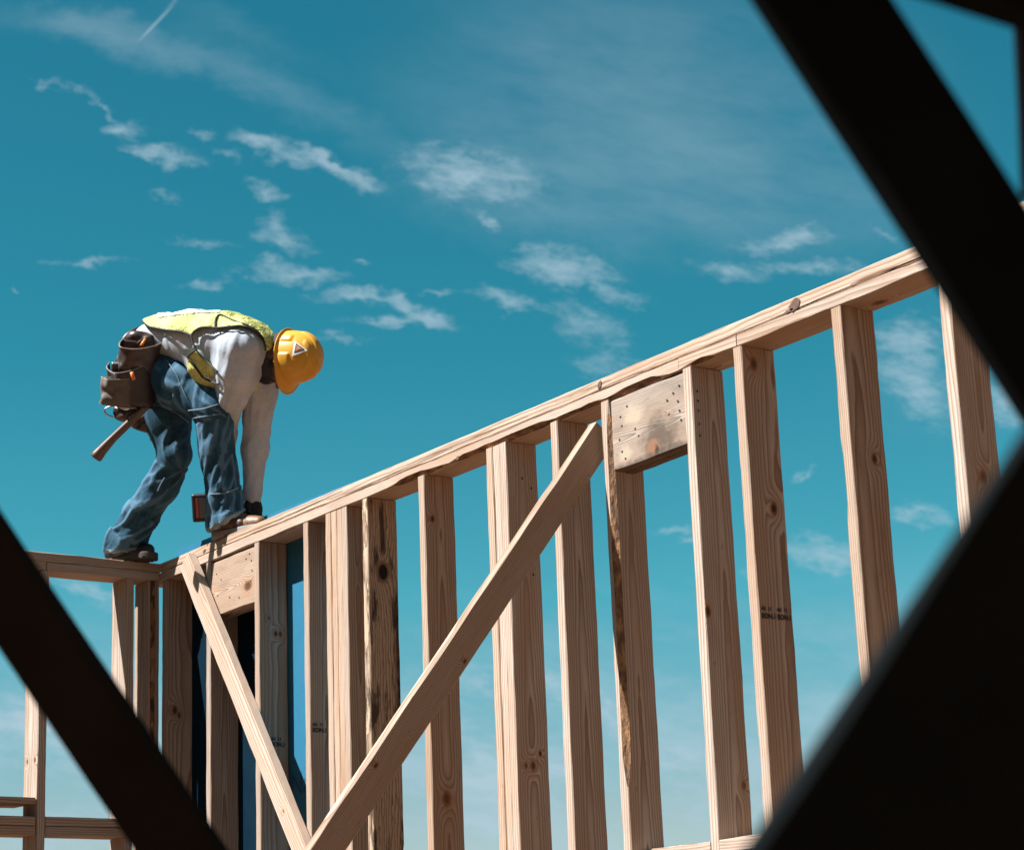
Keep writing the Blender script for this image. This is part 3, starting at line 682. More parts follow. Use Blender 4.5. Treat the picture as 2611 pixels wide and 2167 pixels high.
def tube(name, pts, r_, parent, mtl, n=8, world=False, closed=False, radii=None, flat=None):
    P = [Vector(q_) for q_ in (np.asarray(pts) if world else W(np.asarray(pts)))]
    vs, fs = [], []; N_ = len(P); up = Vector((0.13, 0.2, 1)).normalized()
    for i, q_ in enumerate(P):
        if closed: tg = P[(i + 1) % N_] - P[i - 1]
        else: tg = P[min(i + 1, N_ - 1)] - P[max(i - 1, 0)]
        tg = tg.normalized() if tg.length > 1e-9 else Vector((1, 0, 0))
        s_ = tg.cross(up); s_ = s_.normalized() if s_.length > 1e-4 else Vector((1, 0, 0)); t_ = s_.cross(tg)
        rr = radii[i] if radii else r_
        for k in range(n):
            a_ = 2 * math.pi * k / n
            vs.append(q_ + (s_ * math.cos(a_) + t_ * math.sin(a_) * (flat or 1)) * rr)
    for i in range(N_ if closed else N_ - 1):
        j = (i + 1) % N_
        for k in range(n): fs.append((i * n + k, i * n + (k + 1) % n, j * n + (k + 1) % n, j * n + k))
    if not closed: fs += [tuple(range(n - 1, -1, -1)), tuple(range((N_ - 1) * n, N_ * n))]
    return world_mesh(name, vs, fs, parent, (mtl,))
def dens_line(pts, step=8):
    out = []
    for (a, b) in zip(pts, pts[1:]):
        n = max(1, int(math.hypot(b[0] - a[0], b[1] - a[1]) / step))
        out += [(a[0] + (b[0] - a[0]) * i / n, a[1] + (b[1] - a[1]) * i / n) for i in range(n)]
    out.append(pts[-1])
    o = np.array(out, float)
    for _ in range(3): o[1:-1] = (o[:-2] + 2 * o[1:-1] + o[2:]) / 4
    return o
def march(fn, line, d0=8.3, d1=9.6):
    """where sight lines through the chart first meet a garment"""
    cx, cy = line[:, 0], line[:, 1]; t = np.full(len(line), d0)
    def P(t): return np.stack([(200 + cx * CP - CX) / FPX * t, -(760 + cy * CP - CY) / FPX * t, t], -1)
    for _ in range(90): t = np.minimum(t + .7 * fn(P(t).astype(np.float32)), d1)
    return P(t), t < d1 - .01

# ------------------------------------------------------------------ fabrics
def cloth(name, c1, c2, scale=60, rough=.85, weave=0.0, bump=.25, stretch=(1, 1, 1)):
    mt, q, b = mat(name)
    oc = q.n('ShaderNodeTexCoord').outputs['Object']
    n1 = q.noise(q.v('MULTIPLY', oc, stretch), scale, 5, .65); n2 = q.noise(oc, 9, 4, .6); n3 = q.noise(oc, 420, 2, .5)
    f = q.m('ADD', q.m('MULTIPLY', n1, .5), q.m('ADD', q.m('MULTIPLY', n2, .6), q.m('MULTIPLY', n3, .35)))
    q.put(b.inputs['Base Color'], q.mix(q.ss(f, .45, 1.0), c1, c2))
    b.inputs['Roughness'].default_value = rough; b.inputs['Specular IOR Level'].default_value = .2
    bp = q.n('ShaderNodeBump'); bp.inputs['Strength'].default_value = bump; bp.inputs['Distance'].default_value = .004
    q.put(bp.inputs['Height'], q.m('ADD', n1, q.m('MULTIPLY', n3, .3))); q.put(b.inputs['Normal'], bp.outputs[0])
    return mt
M['denim'] = cloth('blue_denim', (.006, .032, .056), (.040, .108, .165), 38, stretch=(1, 1, .5), bump=.35)
_q = G(M['denim'].node_tree); _b = M['denim'].node_tree.nodes['Principled BSDF']       # crests paled like rubbed denim, creases darkened: fold light and shade painted in
_src = _b.inputs['Base Color'].links[0].from_socket
_w = _q.n('ShaderNodeAttribute', attribute_type='GEOMETRY', attribute_name='wear_shade').outputs['Fac']
_c = _q.mix(_q.ss(_w, .25, 1.0, 0, .65), _src, (.095, .185, .265)); _c = _q.mix(_q.ss(_w, -.1, -.9, 0, .55), _c, (.008, .022, .034))
_q.put(_b.inputs['Base Color'], _c)
M['denim_hem'] = cloth('worn_denim_hem', (.06, .11, .14), (.26, .32, .35), 160)
M['shirt'] = cloth('grey_knit_shirt', (.34, .375, .42), (.49, .525, .575), 90, bump=.2)
M['vest'] = cloth('yellow_safety_mesh', (.49, .49, .135), (.60, .60, .25), 40, bump=.1)
M['silver'] = plain('reflective_tape', (.72, .74, .75), .35, var=.05)
M['black'] = plain('black_webbing', (.012, .012, .013), .7)
M['glove'] = cloth('dark_work_glove', (.014, .013, .014), (.04, .036, .036), 80)
M['skin'] = plain('skin', (.075, .038, .026), .5, var=.12, scale=20)
M['hair'] = plain('dark_hair', (.010, .008, .007), .8, scale=120, bump=.5)
M['leather'] = plain('brown_leather', (.052, .031, .025), .33, var=.4, scale=26, bump=.35, spec=.5)
M['leather_dark'] = plain('dark_leather', (.030, .020, .017), .45, var=.4, scale=30, bump=.3)
M['suede'] = plain('worn_suede', (.105, .080, .062), .75, var=.35, scale=45, bump=.5)
M['leather_edge'] = plain('leather_edge', (.22, .16, .13), .6)
M['hat'] = plain('yellow_hard_hat_plastic', (.60, .295, .028), .40, var=.13, scale=16, spec=.4, bump=.05)
M['white'] = plain('white_vinyl', (.78, .78, .78), .4, var=.04)
M['blackpl'] = plain('black_plastic', (.012, .012, .013), .45, var=.2)
M['red'] = plain('red_print', (.62, .10, .085), .5)
M['orange'] = plain('orange_print', (.75, .20, .03), .5)
M['greyp'] = plain('grey_print', (.16, .16, .15), .6, var=.5, scale=300)
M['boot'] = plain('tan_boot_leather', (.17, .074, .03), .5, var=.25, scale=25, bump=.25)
M['boot_shaded'] = plain('shaded_boot_leather', (.022, .013, .010), .55, var=.3, scale=25, bump=.25)  # rear boot: darker copy of the leather, its shade painted in
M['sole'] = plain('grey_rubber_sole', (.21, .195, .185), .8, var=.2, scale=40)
M['sole_shaded'] = plain('shaded_rubber_sole', (.05, .04, .035), .8, var=.2, scale=40)  # rear sole, darkened the same way to carry its shade
M['handle'] = plain('stained_hickory', (.095, .048, .032), .42, var=.3, scale=18)
M['steel'] = plain('tool_steel', (.45, .45, .46), .35, metal=1.0, var=.1)
M['eyew'] = plain('eye_white', (.6, .58, .55), .3)

# ------------------------------------------------------------------ the worker
per = empty('person', (.30, .02, .0766), 'construction worker in yellow vest and hard hat bending down on top of the walls', 'person')
LAT = dirC((.39, -.92, 0))          # toward his right side
def flat(p, k):                       # squeeze the wide axis so that round sections become oval
    L_ = LAT.astype(np.float32); return p - (p @ L_)[..., None] * L_ * (1 - 1 / k)
def oval(p, pts, k, sk=.04):
    ml = LAT
    f_ = lambda a: np.asarray(a) - (np.asarray(a) @ ml) * ml * (1 - 1 / k)
    return chain(flat(p, k), [(f_(a), r_) for a, r_ in pts], sk)
TOR = [(J(440, 325, 9.12), .084), (J(560, 278, 9.07), .090), (J(760, 268, 8.98), .098), (J(960, 292, 8.91), .108), (J(1090, 328, 8.87), .098), (J(1170, 335, 8.84), .075)]
BEL = [(J(720, 330, 9.0), .055), (J(880, 440, 8.94), .085), (J(1020, 480, 8.90), .085)]
RAR = [(J(1025, 330, 8.77), .088), (J(1012, 470, 8.79), .081), (J(976, 620, 8.83), .058), (J(966, 725, 8.88), .040)]
RFA = [(J(966, 725, 8.88), .040), (J(948, 860, 8.98), .036), (J(925, 1165, 9.07), .030)]
LAR = [(J(1150, 480, 8.96), .088), (J(1150, 600, 8.97), .070), (J(1138, 760, 8.97), .060)]
LFA = [(J(1138, 760, 8.97), .060), (J(1122, 960, 8.965), .054), (J(1108, 1230, 8.955), .036), (J(1106, 1300, 8.95), .033)]
def shirt_f(p, grow=0.0):
    d = oval(p, TOR, 1.35); d = smin(d, oval(p, BEL, 1.5), .05)
    d = smin(d, chain(p, RAR, .03), .05); d = smin(d, chain(p, RFA, .02), .005)
    d = smin(d, chain(p, LAR, .03), .016); d = smin(d, chain(p, LFA, .02), .006)
    d = np.maximum(d, cut(p, J(1106, 1318, 8.95), .0, 1.0))
    return d - grow
def bounds(segs, pad):
    A = np.array([a for a, _ in segs]); R_ = max(r_ for _, r_ in segs)
    return A.min(0) - R_ - pad, A.max(0) + R_ + pad
lo, hi = bounds(TOR + BEL + RAR + RFA + LAR + LFA, .08)
V, F_ = surfnet(shirt_f, lo, hi, .0062)
def limbcoord(V, pts):
    best = np.full(len(V), 1e9); u = np.zeros(len(V)); v = np.zeros(len(V)); L0 = 0
    for (a, ra), (b, rb) in zip(pts, pts[1:]):
        ba = b - a; L_ = np.linalg.norm(ba); bn = ba / L_; t = np.clip((V - a) @ bn, 0, L_)
        rel = V - a - t[:, None] * bn; d = np.linalg.norm(rel, axis=1) - .5 * (ra + rb)
        e1 = np.cross(bn, [.1, .2, 1.0]); e1 /= np.linalg.norm(e1); e2 = np.cross(bn, e1)
        mk = d < best; best = np.where(mk, d, best); u = np.where(mk, L0 + t, u); v = np.where(mk, np.arctan2(rel @ e2, rel @ e1), v); L0 += L_
    return best, u, v
def ridge(x): return 1 - np.abs(2 * x - 1)
def folds(V, N_, sets, amp_fn, seed):
    """cloth folds: ridges that run across or slant over a limb"""
    best = np.full(len(V), 1e9); disp = np.zeros(len(V))
    for k, pts in enumerate(sets):
        d, u, v = limbcoord(V, pts)
        A, fu, fv, sl = amp_fn(k, u, v)
        q = np.stack([u * fu + sl * v, np.cos(v) * fv, np.sin(v) * fv], -1)
        n1 = ridge(vnoise(q, seed + k)); n2 = ridge(vnoise(q * 2.1 + 7.3, seed + k + 50))
        dd = A * ((n1 ** 1.6) + .45 * n2 - .75)
        mk = d < best; best = np.where(mk, d, best); disp = np.where(mk, dd, disp)
    folds.last = disp
    return V + N_ * disp[:, None]
def shirt_amp(k, u, v):
    if k == 0: return .0045 + 0 * u, 16, 1.3, .9
    if k in (1, 3): return np.where(u > .1, .0095, .0055), 9, 1.9, 1.6
    return np.clip(.0055 - .012 * np.maximum(0, u - .28), .0012, 1), 14, 1.5, .8
Ns = vnormals(V, F_)
V2 = folds(V, Ns, [TOR, RAR, RFA, LAR, LFA], shirt_amp, 3); V2 = smooth(V2, F_, 1)
cam_mesh('shirt', V2, F_, per, (M['shirt'],))

# jeans
PEL = [(J(455, 400, 9.12), .108), (J(500, 430, 9.09), .105)]
RLEG = [(J(470, 465, 9.03), .102), (J(640, 560, 8.95), .094), (J(850, 700, 8.87), .077)]
RSH = [(J(860, 708, 8.87), .076), (J(880, 960, 8.87), .068), (J(925, 1280, 8.86), .068), (J(952, 1420, 8.855), .080), (J(962, 1500, 8.85), .082)]
LLEG = [(J(500, 540, 9.21), .112), (J(560, 760, 9.18), .098), (J(618, 985, 9.13), .068)]
LSH = [(J(618, 1000, 9.13), .066), (J(535, 1180, 9.17), .070), (J(402, 1380, 9.22), .072), (J(305, 1545, 9.25), .082), (J(286, 1640, 9.26), .084)]
def cut(p, q0, nx, ny): return (p - np.asarray(q0, np.float32)) @ np.array([nx, -ny, 0], np.float32)
def jeans_f(p, grow=0.0):
    d = oval(p, PEL, 1.32)
    r_ = smin(chain(p, RLEG, .03), chain(p, RSH, .02), .025); l_ = smin(chain(p, LLEG, .03), chain(p, LSH, .02), .025)
    r_ = np.maximum(r_, cut(p, J(958, 1408, 8.86), .481, .876)); l_ = np.maximum(l_, cut(p, J(292, 1602, 9.25), .06, .998))
    return smin(smin(d, r_, .05), l_, .035) - grow
lo, hi = bounds(PEL + RLEG + RSH + LLEG + LSH, .03)
V, F_ = surfnet(jeans_f, lo, hi, .006)
Ns = vnormals(V, F_)
def jean_amp(k, u, v):
    if k == 0: return .004 + 0 * u, 14, 1.4, .6
    if k == 1: return np.where(u > .12, .012, .007), 18, 1.0, 1.1
    if k == 2: return .0135 + .005 * (u > .32), 13, 1.35, 1.5
    if k == 3: return .005 + .004 * (u > .2), 12, 1.3, .9
    return .012 + .005 * (u > .25), 14, 1.2, 1.3
V2 = folds(V, Ns, [PEL, RLEG, RSH, LLEG, LSH], jean_amp, 11); V2 = smooth(V2, F_, 1); wear_shade = np.clip(folds.last / .006, -1, 1)
cxm, cym = toC(V); 
h1 = cut(V, J(958, 1408, 8.86), .481, .876); h2 = cut(V, J(292, 1602, 9.25), .06, .998)
hem = ((h1 > -.013) & (cxm > 700) & (cym > 1200)) | ((h2 > -.013) & (cxm < 520) & (cym > 1400))
fi = (hem[F_].sum(1) >= 3).astype(int)
jo = cam_mesh('jeans', V2, F_, per, (M['denim'], M['denim_hem']), fi.tolist())
ca = jo.data.attributes.new('wear_shade', 'FLOAT', 'POINT'); ca.data.foreach_set('value', wear_shade.astype(np.float32))
# pocket and knee seams
def seam(line, name, r_, mtl, parent, fn, lift=.003):
    L_ = dens_line(line); P_, ok = march(fn, L_)
    P_ = P_[ok]; P_[:, 2] -= lift
    if len(P_) > 3: return tube(name, P_, r_, parent, mtl, n=6)
jf = lambda p: jeans_f(p)

# body: one continuous surface under the clothes
KH = np.array([.86, .03, -.50]); KH /= np.linalg.norm(KH)            # toward the crown of the head
FH = np.array([-.08, -1.0, .0]); FH -= KH * (FH @ KH); FH /= np.linalg.norm(FH)   # where the face looks
RH = np.cross(KH, FH); RH *= -np.sign(RH[2])                          # his right
HB = J(1345, 378, 8.80)                                              # centre of the hat's rim
def hp(k, f, r): return HB + KH * k + FH * f + RH * r
def body_f(p):
    d = oval(p, TOR, 1.35) + .014
    for s_, g_ in ((RAR, .016), (RFA, .010), (LAR, .016), (LFA, .010), (RLEG, .014), (RSH[:-1], .028), (LLEG, .014), (LSH[:-1], .028)):
        d = smin(d, chain(p, [(a, max(r_ - g_, .018)) for a, r_ in s_], .02), .02)
    d = smin(d, oval(p, PEL, 1.3) + .012, .03)
    d = smin(d, chain(p, [(J(1150, 335, 8.85), .062), (hp(-.085, -.015, 0), .055)], .02), .03)      # neck
    hd = ell(p, hp(-.02, -.005, 0), (KH, FH, RH), (.105, .098, .077))
    hd = smin(hd, cone(p, hp(-.095, .045, 0), hp(-.115, .055, 0), .052, .040), .03)                    # jaw
    hd = smin(hd, cone(p, hp(-.022, .092, 0), hp(-.062, .112, 0), .008, .013), .012)                   # nose
    hd = smin(hd, cone(p, hp(-.014, .088, .032), hp(-.014, .088, -.032), .009, .009), .012)            # brow
    hd = smax(hd, -cone(p, hp(-.035, .098, .030), hp(-.035, .098, .034), .010, .010), .006)            # eye sockets
    hd = smax(hd, -cone(p, hp(-.035, .098, -.030), hp(-.035, .098, -.034), .010, .010), .006)
    hd = smin(hd, cone(p, hp(-.087, .094, .018), hp(-.087, .094, -.018), .008, .008), .008)            # lips
    for sgn in (1, -1): hd = smin(hd, ell(p, hp(-.045, -.012, sgn * .078), (KH, FH, RH), (.032, .018, .010)), .006)
    d = smin(d, hd, .018)
    # hands inside the gloves
    d = smin(d, chain(p, [(J(1106, 1300, 8.95), .022), (J(1112, 1360, 8.945), .026)], .01), .012)
    d = smin(d, chain(p, [(J(925, 1165, 9.07), .022), (J(905, 1250, 9.065), .026)], .01), .012)
    # feet inside the boots
    for a, b in ((RSH[-2][0], (.65, .05, .125)), (LSH[-2][0], (-.03, -.11, .125))):
        bb = np.array(b) - Cn; d = smin(d, cone(p, a, np.array([bb @ Rn, bb @ Un, bb @ Fn]), .036, .028), .02)
    return d
allp = TOR + RAR + RFA + LAR + LFA + RLEG + RSH + LLEG + LSH + [(hp(.1, 0, 0), .1)]
lo, hi = bounds(allp, -.02)
V, F_ = surfnet(body_f, lo, hi, .0085); V = smooth(V, F_, 1)
body = cam_mesh('body', V, F_, per, (M['skin'],))
def hair_f(p):
    d = ell(p, hp(-.02, -.010, 0), (KH, FH, RH), (.108, .100, .081))
    keep = (p - hp(0, .0, 0).astype(np.float32)) @ (FH * .8 + KH * .0).astype(np.float32)
    back = np.maximum(d, keep - .02)
    beard = cone(p, hp(-.095, .045, 0), hp(-.118, .057, 0), .058, .048)
    side = np.minimum(cone(p, hp(-.02, .02, .068), hp(-.095, .045, .045), .016, .022), cone(p, hp(-.02, .02, -.068), hp(-.095, .045, -.045), .016, .022))
    beard = smin(beard, side, .015)
    return np.minimum(back, beard)
lo, hi = HB - .19, HB + .16
V, F_ = surfnet(hair_f, lo, hi, .006); V = V + vnormals(V, F_) * ((vnoise(V * 160, 4) - .5) * .004)[:, None]
hair = cam_mesh('hair', V, F_, per, (M['hair'],))
for sgn in (1, -1):
    c_ = hp(-.035, .088, sgn * .032); a_ = np.linspace(0, 2 * np.pi, 13)[:-1]; vs = []; fs = []
    bm = bmesh.new(); bmesh.ops.create_uvsphere(bm, u_segments=12, v_segments=8, radius=.011)
    me = bpy.data.meshes.new('eye'); bm.to_mesh(me); bm.free()
    o = link('eye', me, per, (M['eyew'],)); o.location = Vector(W(c_)) - wpos(per)
# gaiter / dark collar round the neck
def gait_f(p): return np.maximum(chain(p, [(J(1165, 330, 8.85), .078), (J(1215, 400, 8.83), .070), (hp(-.12, .02, 0), .066)], .02), -999)
lo, hi = bounds([(J(1165, 330, 8.85), .08), (hp(-.12, .02, 0), .07)], .02)
V, F_ = surfnet(gait_f, lo, hi, .006)
V = V + vnormals(V, F_) * ((vnoise(V * 40, 9) - .5) * .012)[:, None]
cam_mesh('neck_gaiter', V, F_, per, (M['black'],))

# safety vest
P1 = [(405, 140), (418, 160), (450, 184), (560, 204), (640, 212), (690, 226), (716, 240), (735, 212), (765, 190), (800, 184), (870, 190), (940, 184), (1020, 176), (1090, 190), (1150, 225), (1182, 280), (1192, 340), (1225, 330), (1262, 248), (1180, 140), (1000, 40), (700, 30), (430, 70)]
P2 = [(684, 380), (720, 345), (747, 328), (770, 352), (830, 415), (890, 470), (1000, 500), (1140, 520), (1140, 580), (1000, 680), (860, 680), (760, 570), (690, 460)]
TAPE = [(500, 60), (905, 30), (905, 92), (760, 98), (640, 106), (500, 128)]
BAND = [(790, 490), (900, 520), (900, 545), (800, 515)]
PXM = CP / FPX * 9.0
def torso_f(p):
    d = smin(oval(p, TOR, 1.35), oval(p, BEL, 1.5), .05)
    return smin(d, smin(chain(p, RAR[:2], .03), chain(p, LAR[:2], .03), .02), .05)
def chest_f(p): return smin(oval(p, TOR, 1.35), oval(p, BEL, 1.5), .05)
def vest_f(p, parts=((P1, 0), (P2, 1)), off=.0135, th_=.0024):
    cx, cy = toC(p); out = None
    wr = (vnoise(p * np.array([30, 30, 14]), 21) - .5) * .010 + (vnoise(p * np.array([75, 75, 30]), 22) - .5) * .0012
    fs_ = (torso_f(p), chest_f(p))
    for P_, k in parts:
        q = np.maximum(np.abs(fs_[k] - off - wr) - th_, inpoly(cx, cy, P_) * PXM)
        out = q if out is None else np.minimum(out, q)
    return out
lo, hi = bounds(TOR + BEL, .07)
V, F_ = surfnet(vest_f, lo, hi, .0048)
vest = cam_mesh('vest', V, F_, per, (M['vest'],))
mid_ = J(960, 288, 8.91).astype(np.float32)
for pl_ in ((TAPE, 0), (BAND, 1)):
    V, F_ = surfnet(lambda p: np.maximum(vest_f(p, (pl_,), .0175, .0024), -1 if pl_[1] == 0 else (.02 - (p - mid_) @ LAT.astype(np.float32))), lo, hi, .0052)
    cam_mesh('reflective_stripe', V, F_, vest, (M['silver'],))
vf = lambda p: np.minimum(torso_f(p), chest_f(p)) - .0155
for ln in ([(405, 140), (418, 160), (450, 184), (560, 204), (640, 212), (690, 226), (716, 240), (735, 212), (765, 190), (800, 184), (870, 190), (940, 184), (1020, 176), (1090, 190), (1150, 225), (1182, 280), (1190, 335)],
           [(716, 236), (722, 270), (735, 300), (748, 332), (790, 380), (835, 420), (885, 470)], [(870, 184), (868, 150), (880, 112), (900, 102), (950, 128), (1010, 152), (1080, 176), (1140, 210), (1178, 262)], [(690, 378), (720, 346), (747, 330)],
           [(690, 378), (735, 425), (790, 505), (850, 535), (892, 548)]):
    seam(ln, 'piping', .0042, M['black'], vest, vf, .004)
for cx_ in (470, 545, 612, 690, 770, 850):       # dark stitch tabs on the stripe
    yy_ = np.interp(cx_, [470, 612, 850], [122, 108, 92])
    seam([(cx_ - 10, yy_ + 6), (cx_, yy_ + 12), (cx_ + 10, yy_ + 5)], 'stitch_tab', .005, M['black'], vest, vf, .008)
# jeans seams
seam([(565, 400), (620, 480), (655, 560), (690, 640)], 'seam', .0018, M['denim_hem'], per, jf, .006)
seam([(480, 670), (560, 700), (640, 740), (700, 790)], 'seam', .0018, M['denim_hem'], per, jf, .006)
seam([(700, 715), (790, 705), (890, 675)], 'seam', .003, M['denim_hem'], per, jf, .008)
seam([(720, 765), (810, 750), (905, 735)], 'seam', .0025, M['denim_hem'], per, jf, .008)
seam([(835, 1245), (930, 1240), (1025, 1200)], 'seam', .003, M['denim_hem'], per, jf, .009)
seam([(550, 1140), (525, 1180), (505, 1225)], 'seam', .003, M['denim_hem'], per, jf, .008)

# hard hat
def hat():
    NT, NP = 168, 46
    vs, fs = [], []
    def pos(th_, ph):
        cf, sr = math.cos(th_), math.sin(th_)                     # front-back, right-left
        a_, b_, hgt = .108, .090, .142
        rr_ = math.cos(ph) ** .82; kk = math.sin(ph) ** .95
        f, r, k = a_ * cf * rr_, b_ * sr * rr_, hgt * kk
        bump = 0.0
        if ph > .35:
            w_ = min(1, (ph - .35) / .2)
            bump += .0055 * w_ * max(0, min(1, (.021 - abs(r)) / .006)) * (1 if f < .085 else .4)
            bump += .0035 * w_ * max(0, min(1, (.010 - abs(abs(r) - .047)) / .004)) * max(0, min(1, (ph - .75) / .1))
        for s_ in (1, -1):                                                # accessory lugs low on the sides
            for c0, wd in ((1.35, .34), (2.35, .18)):
                d_ = abs((th_ * s_) % (2 * math.pi) - c0)
                bump += .0055 * max(0, min(1, (wd - d_) / .05)) * max(0, min(1, (.20 - abs(ph - .20)) / .07))
        n_ = Vector((f / a_ ** 2, r / b_ ** 2, k / hgt ** 2)); n_.normalize()
        return f + n_.x * bump, r + n_.y * bump, k + n_.z * bump
    rings = []
    def brim(th_, w_):
        cf, sr = math.cos(th_), math.sin(th_)
        bill = .030 * max(0, (cf - .35) / .65) ** 1.3
        ext = .011 + bill
        f, r, _ = pos(th_, 0.0)
        l_ = math.hypot(f, r)
        return f + f / l_ * ext * w_, r + r / l_ * ext * w_, -.006 * w_ - .012 * w_ * max(0, cf) ** 3 - .004 * w_ * w_ + .0045 * (w_ > .97)
    for w_ in (1.0, .93, .6, .3): rings.append([brim(2 * math.pi * i / NT, w_) for i in range(NT)])
    for j in range(NP): rings.append([pos(2 * math.pi * i / NT, math.pi / 2 * (j / NP)) for i in range(NT)])
    for rg in rings: vs += [hp(k, f, r) for f, r, k in rg]
    for j in range(len(rings) - 1):
        for i in range(NT):
            i2 = (i + 1) % NT; fs.append((j * NT + i, j * NT + i2, (j + 1) * NT + i2, (j + 1) * NT + i))
    vs.append(hp(.1535, 0, 0)); t_ = len(vs) - 1; b0 = (len(rings) - 1) * NT
    fs += [(b0 + i, b0 + (i + 1) % NT, t_) for i in range(NT)]
    o = world_mesh('hard_hat', W(np.array(vs)), fs, per, (M['hat'],))
    md = o.modifiers.new('shell', 'SOLIDIFY'); md.thickness = .003; md.offset = 0
    return o
hatob = hat()
bpy.context.view_layer.update()
hoff = wpos(hatob)
bvh = BVHTree.FromPolygons([v_.co + hoff for v_ in hatob.data.vertices], [p_.vertices[:] for p_ in hatob.data.polygons])
def z4(x, y): return ((680 + x / 9.175 - 200) / CP, (820 + y / 9.175 - 760) / CP)
def decal(name, tri, lift, mtl, parent, n=10):
    vs, fs = [], []; ids = {}
    A_, B_, C_ = (np.array(z4(*q_)) for q_ in tri)
    for i in range(n + 1):
        for j in range(n + 1 - i):
            c_ = A_ + (B_ - A_) * i / n + (C_ - A_) * j / n
            d_ = Vector(W(J(c_[0], c_[1], 1.0)) - Cn); dn = d_.normalized()
            hit, nrm, _, _ = bvh.ray_cast(CAM, dn)
            if hit is None: hit = CAM + d_ * 8.75; nrm = -dn
            if nrm.dot(dn) > 0: nrm = -nrm
            ids[i, j] = len(vs); vs.append(hit + nrm * lift)
    for i in range(n):
        for j in range(n - i):
            fs.append((ids[i, j], ids[i + 1, j], ids[i, j + 1]))
            if i + j < n - 1: fs.append((ids[i + 1, j], ids[i + 1, j + 1], ids[i, j + 1]))
    return world_mesh(name, vs, fs, parent, (mtl,), smooth=True)
stk = decal('sticker', ((588, 815), (655, 470), (965, 680)), .0028, M['white'], hatob)
decal('sticker_field', ((645, 742), (690, 508), (890, 662)), .0034, M['black'], stk, 8)
decal('sticker_emblem', ((668, 705), (705, 545), (850, 655)), .0040, plain('emblem_red', (.42, .13, .10), .5), stk, 7)
decal('sticker_mark', ((705, 672), (735, 585), (800, 640)), .0046, plain('emblem_yellow', (.42, .30, .06), .5, var=.5, scale=400), stk, 5)

# boots: built in their own frames on the plates
def boot(heel, toe, ankle, up_m, sole_m, kl=1.0):
    heel, toe = np.array(heel, float), np.array(toe, float); ld = toe - heel; ld /= np.linalg.norm(ld); wd = np.cross([0, 0, 1.0], ld)
    q = lambda l, w, z: heel + ld * l * kl + wd * w + np.array([0, 0, z])
    def sole_f(p):
        r_ = p - heel.astype(np.float32); l = r_ @ ld.astype(np.float32) / kl; w = r_ @ wd.astype(np.float32); z = r_[:, 2]
        t = np.clip((l - .040) / (.245 - .040), 0, 1); d2 = np.hypot(l - (.040 + .205 * t), w) - (.041 + .008 * t - .003 * np.sin(np.pi * np.clip(t * 1.2, 0, 1)))
        sl = np.maximum(d2, np.abs(z - .0155) - .0155)
        arch = np.maximum(np.abs(l - .108) - .018, z - .007)
        tr = .0025 * (np.sin(l * 260) > .2) * (z < .006)
        return smax(sl + tr, -arch, .004)
    def upper_f(p):
        f_ = lambda l, w, z: q(l, w, z)
        d = cone(p, f_(.050, 0, .053), f_(.225, 0, .042), .038, .033)
        d = smin(d, cone(p, f_(.215, 0, .044), f_(.252, 0, .042), .034, .031), .01)
        d = smin(d, cone(p, f_(.07, 0, .085), f_(.15, 0, .065), .038, .032), .025)
        d = smin(d, cone(p, f_(.055, 0, .07), ankle, .037, .046), .025)
        crs = .0016 * np.sin(np.clip((p - heel.astype(np.float32)) @ ld.astype(np.float32) - .15, 0, .05) * 420)
        return np.maximum(d + crs, .029 - (p[:, 2] - heel[2]))
    pts = np.stack([heel, toe, ankle]); lo, hi = pts.min(0) - .075, pts.max(0) + .075
    V, F_ = surfnet(upper_f, lo, hi, .0045)
    b_ = world_mesh('boot', smooth(V, F_, 1), F_, per, (up_m,))
    V, F_ = surfnet(sole_f, lo, hi, .0038)
    world_mesh('sole', V, F_, b_, (sole_m,))
    rd = [q(.052 + .195 * t, s_ * (.042 + .008 * t - .006 * math.sin(math.pi * t)), .033) for s_ in (1,) for t in np.linspace(0, 1, 9)]
    return q
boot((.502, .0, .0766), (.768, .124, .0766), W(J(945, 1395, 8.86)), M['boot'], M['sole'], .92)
boot((-.190, -.165, .0766), (.083, -.068, .0766), W(J(292, 1590, 9.25)), M['boot_shaded'], M['sole_shaded'])

# gloves
def glove(name, fn, lo, hi):
    V, F_ = surfnet(fn, lo, hi, .0032); return cam_mesh(name, smooth(V, F_, 1), F_, per, (M['glove'],))
dX = dirC((1, 0, 0)); dY = dirC((0, 1, 0)); dZ = dirC((0, 0, 1))
def c_of(w): w = np.array(w) - Cn; return np.array([w @ Rn, w @ Un, w @ Fn])
lw0 = J(1106, 1290, 8.95); lk = c_of((.567, .150, .180))            # wrist, knuckles above the plate
def lglove(p):
    d = chain(p, [(J(1107, 1308, 8.95), .034), (J(1110, 1340, 8.95), .035), (lk, .033)], .015)
    for i, (o_, L_) in enumerate(((-.033, .9), (-.011, 1.0), (.011, 1.0), (.033, .82))):
        sd = dirC((-.35, .94, 0)) * o_
        k0 = lk + sd; k1 = k0 + dirC((.75, .25, -.35)) * .034 * L_; k2 = k1 + dirC((.55, .2, -.9)) * .026 * L_; k3 = k2 + dirC((.1, .05, -.6)) * .010
        d = smin(d, chain(p, [(k0, .0135), (k1, .0115), (k2, .0105), (k3, .0095)], .004), .006)
    t0 = lw0 + dirC((.2, -.9, -.5)) * .028; t1 = t0 + dirC((.6, -.5, -.8)) * .034; t2 = t1 + dirC((.6, .1, -.75)) * .026
    return smin(d, chain(p, [(t0, .015), (t1, .0125), (t2, .011)], .004), .008)
glove('glove', lglove, lk - .13, lk + .13)
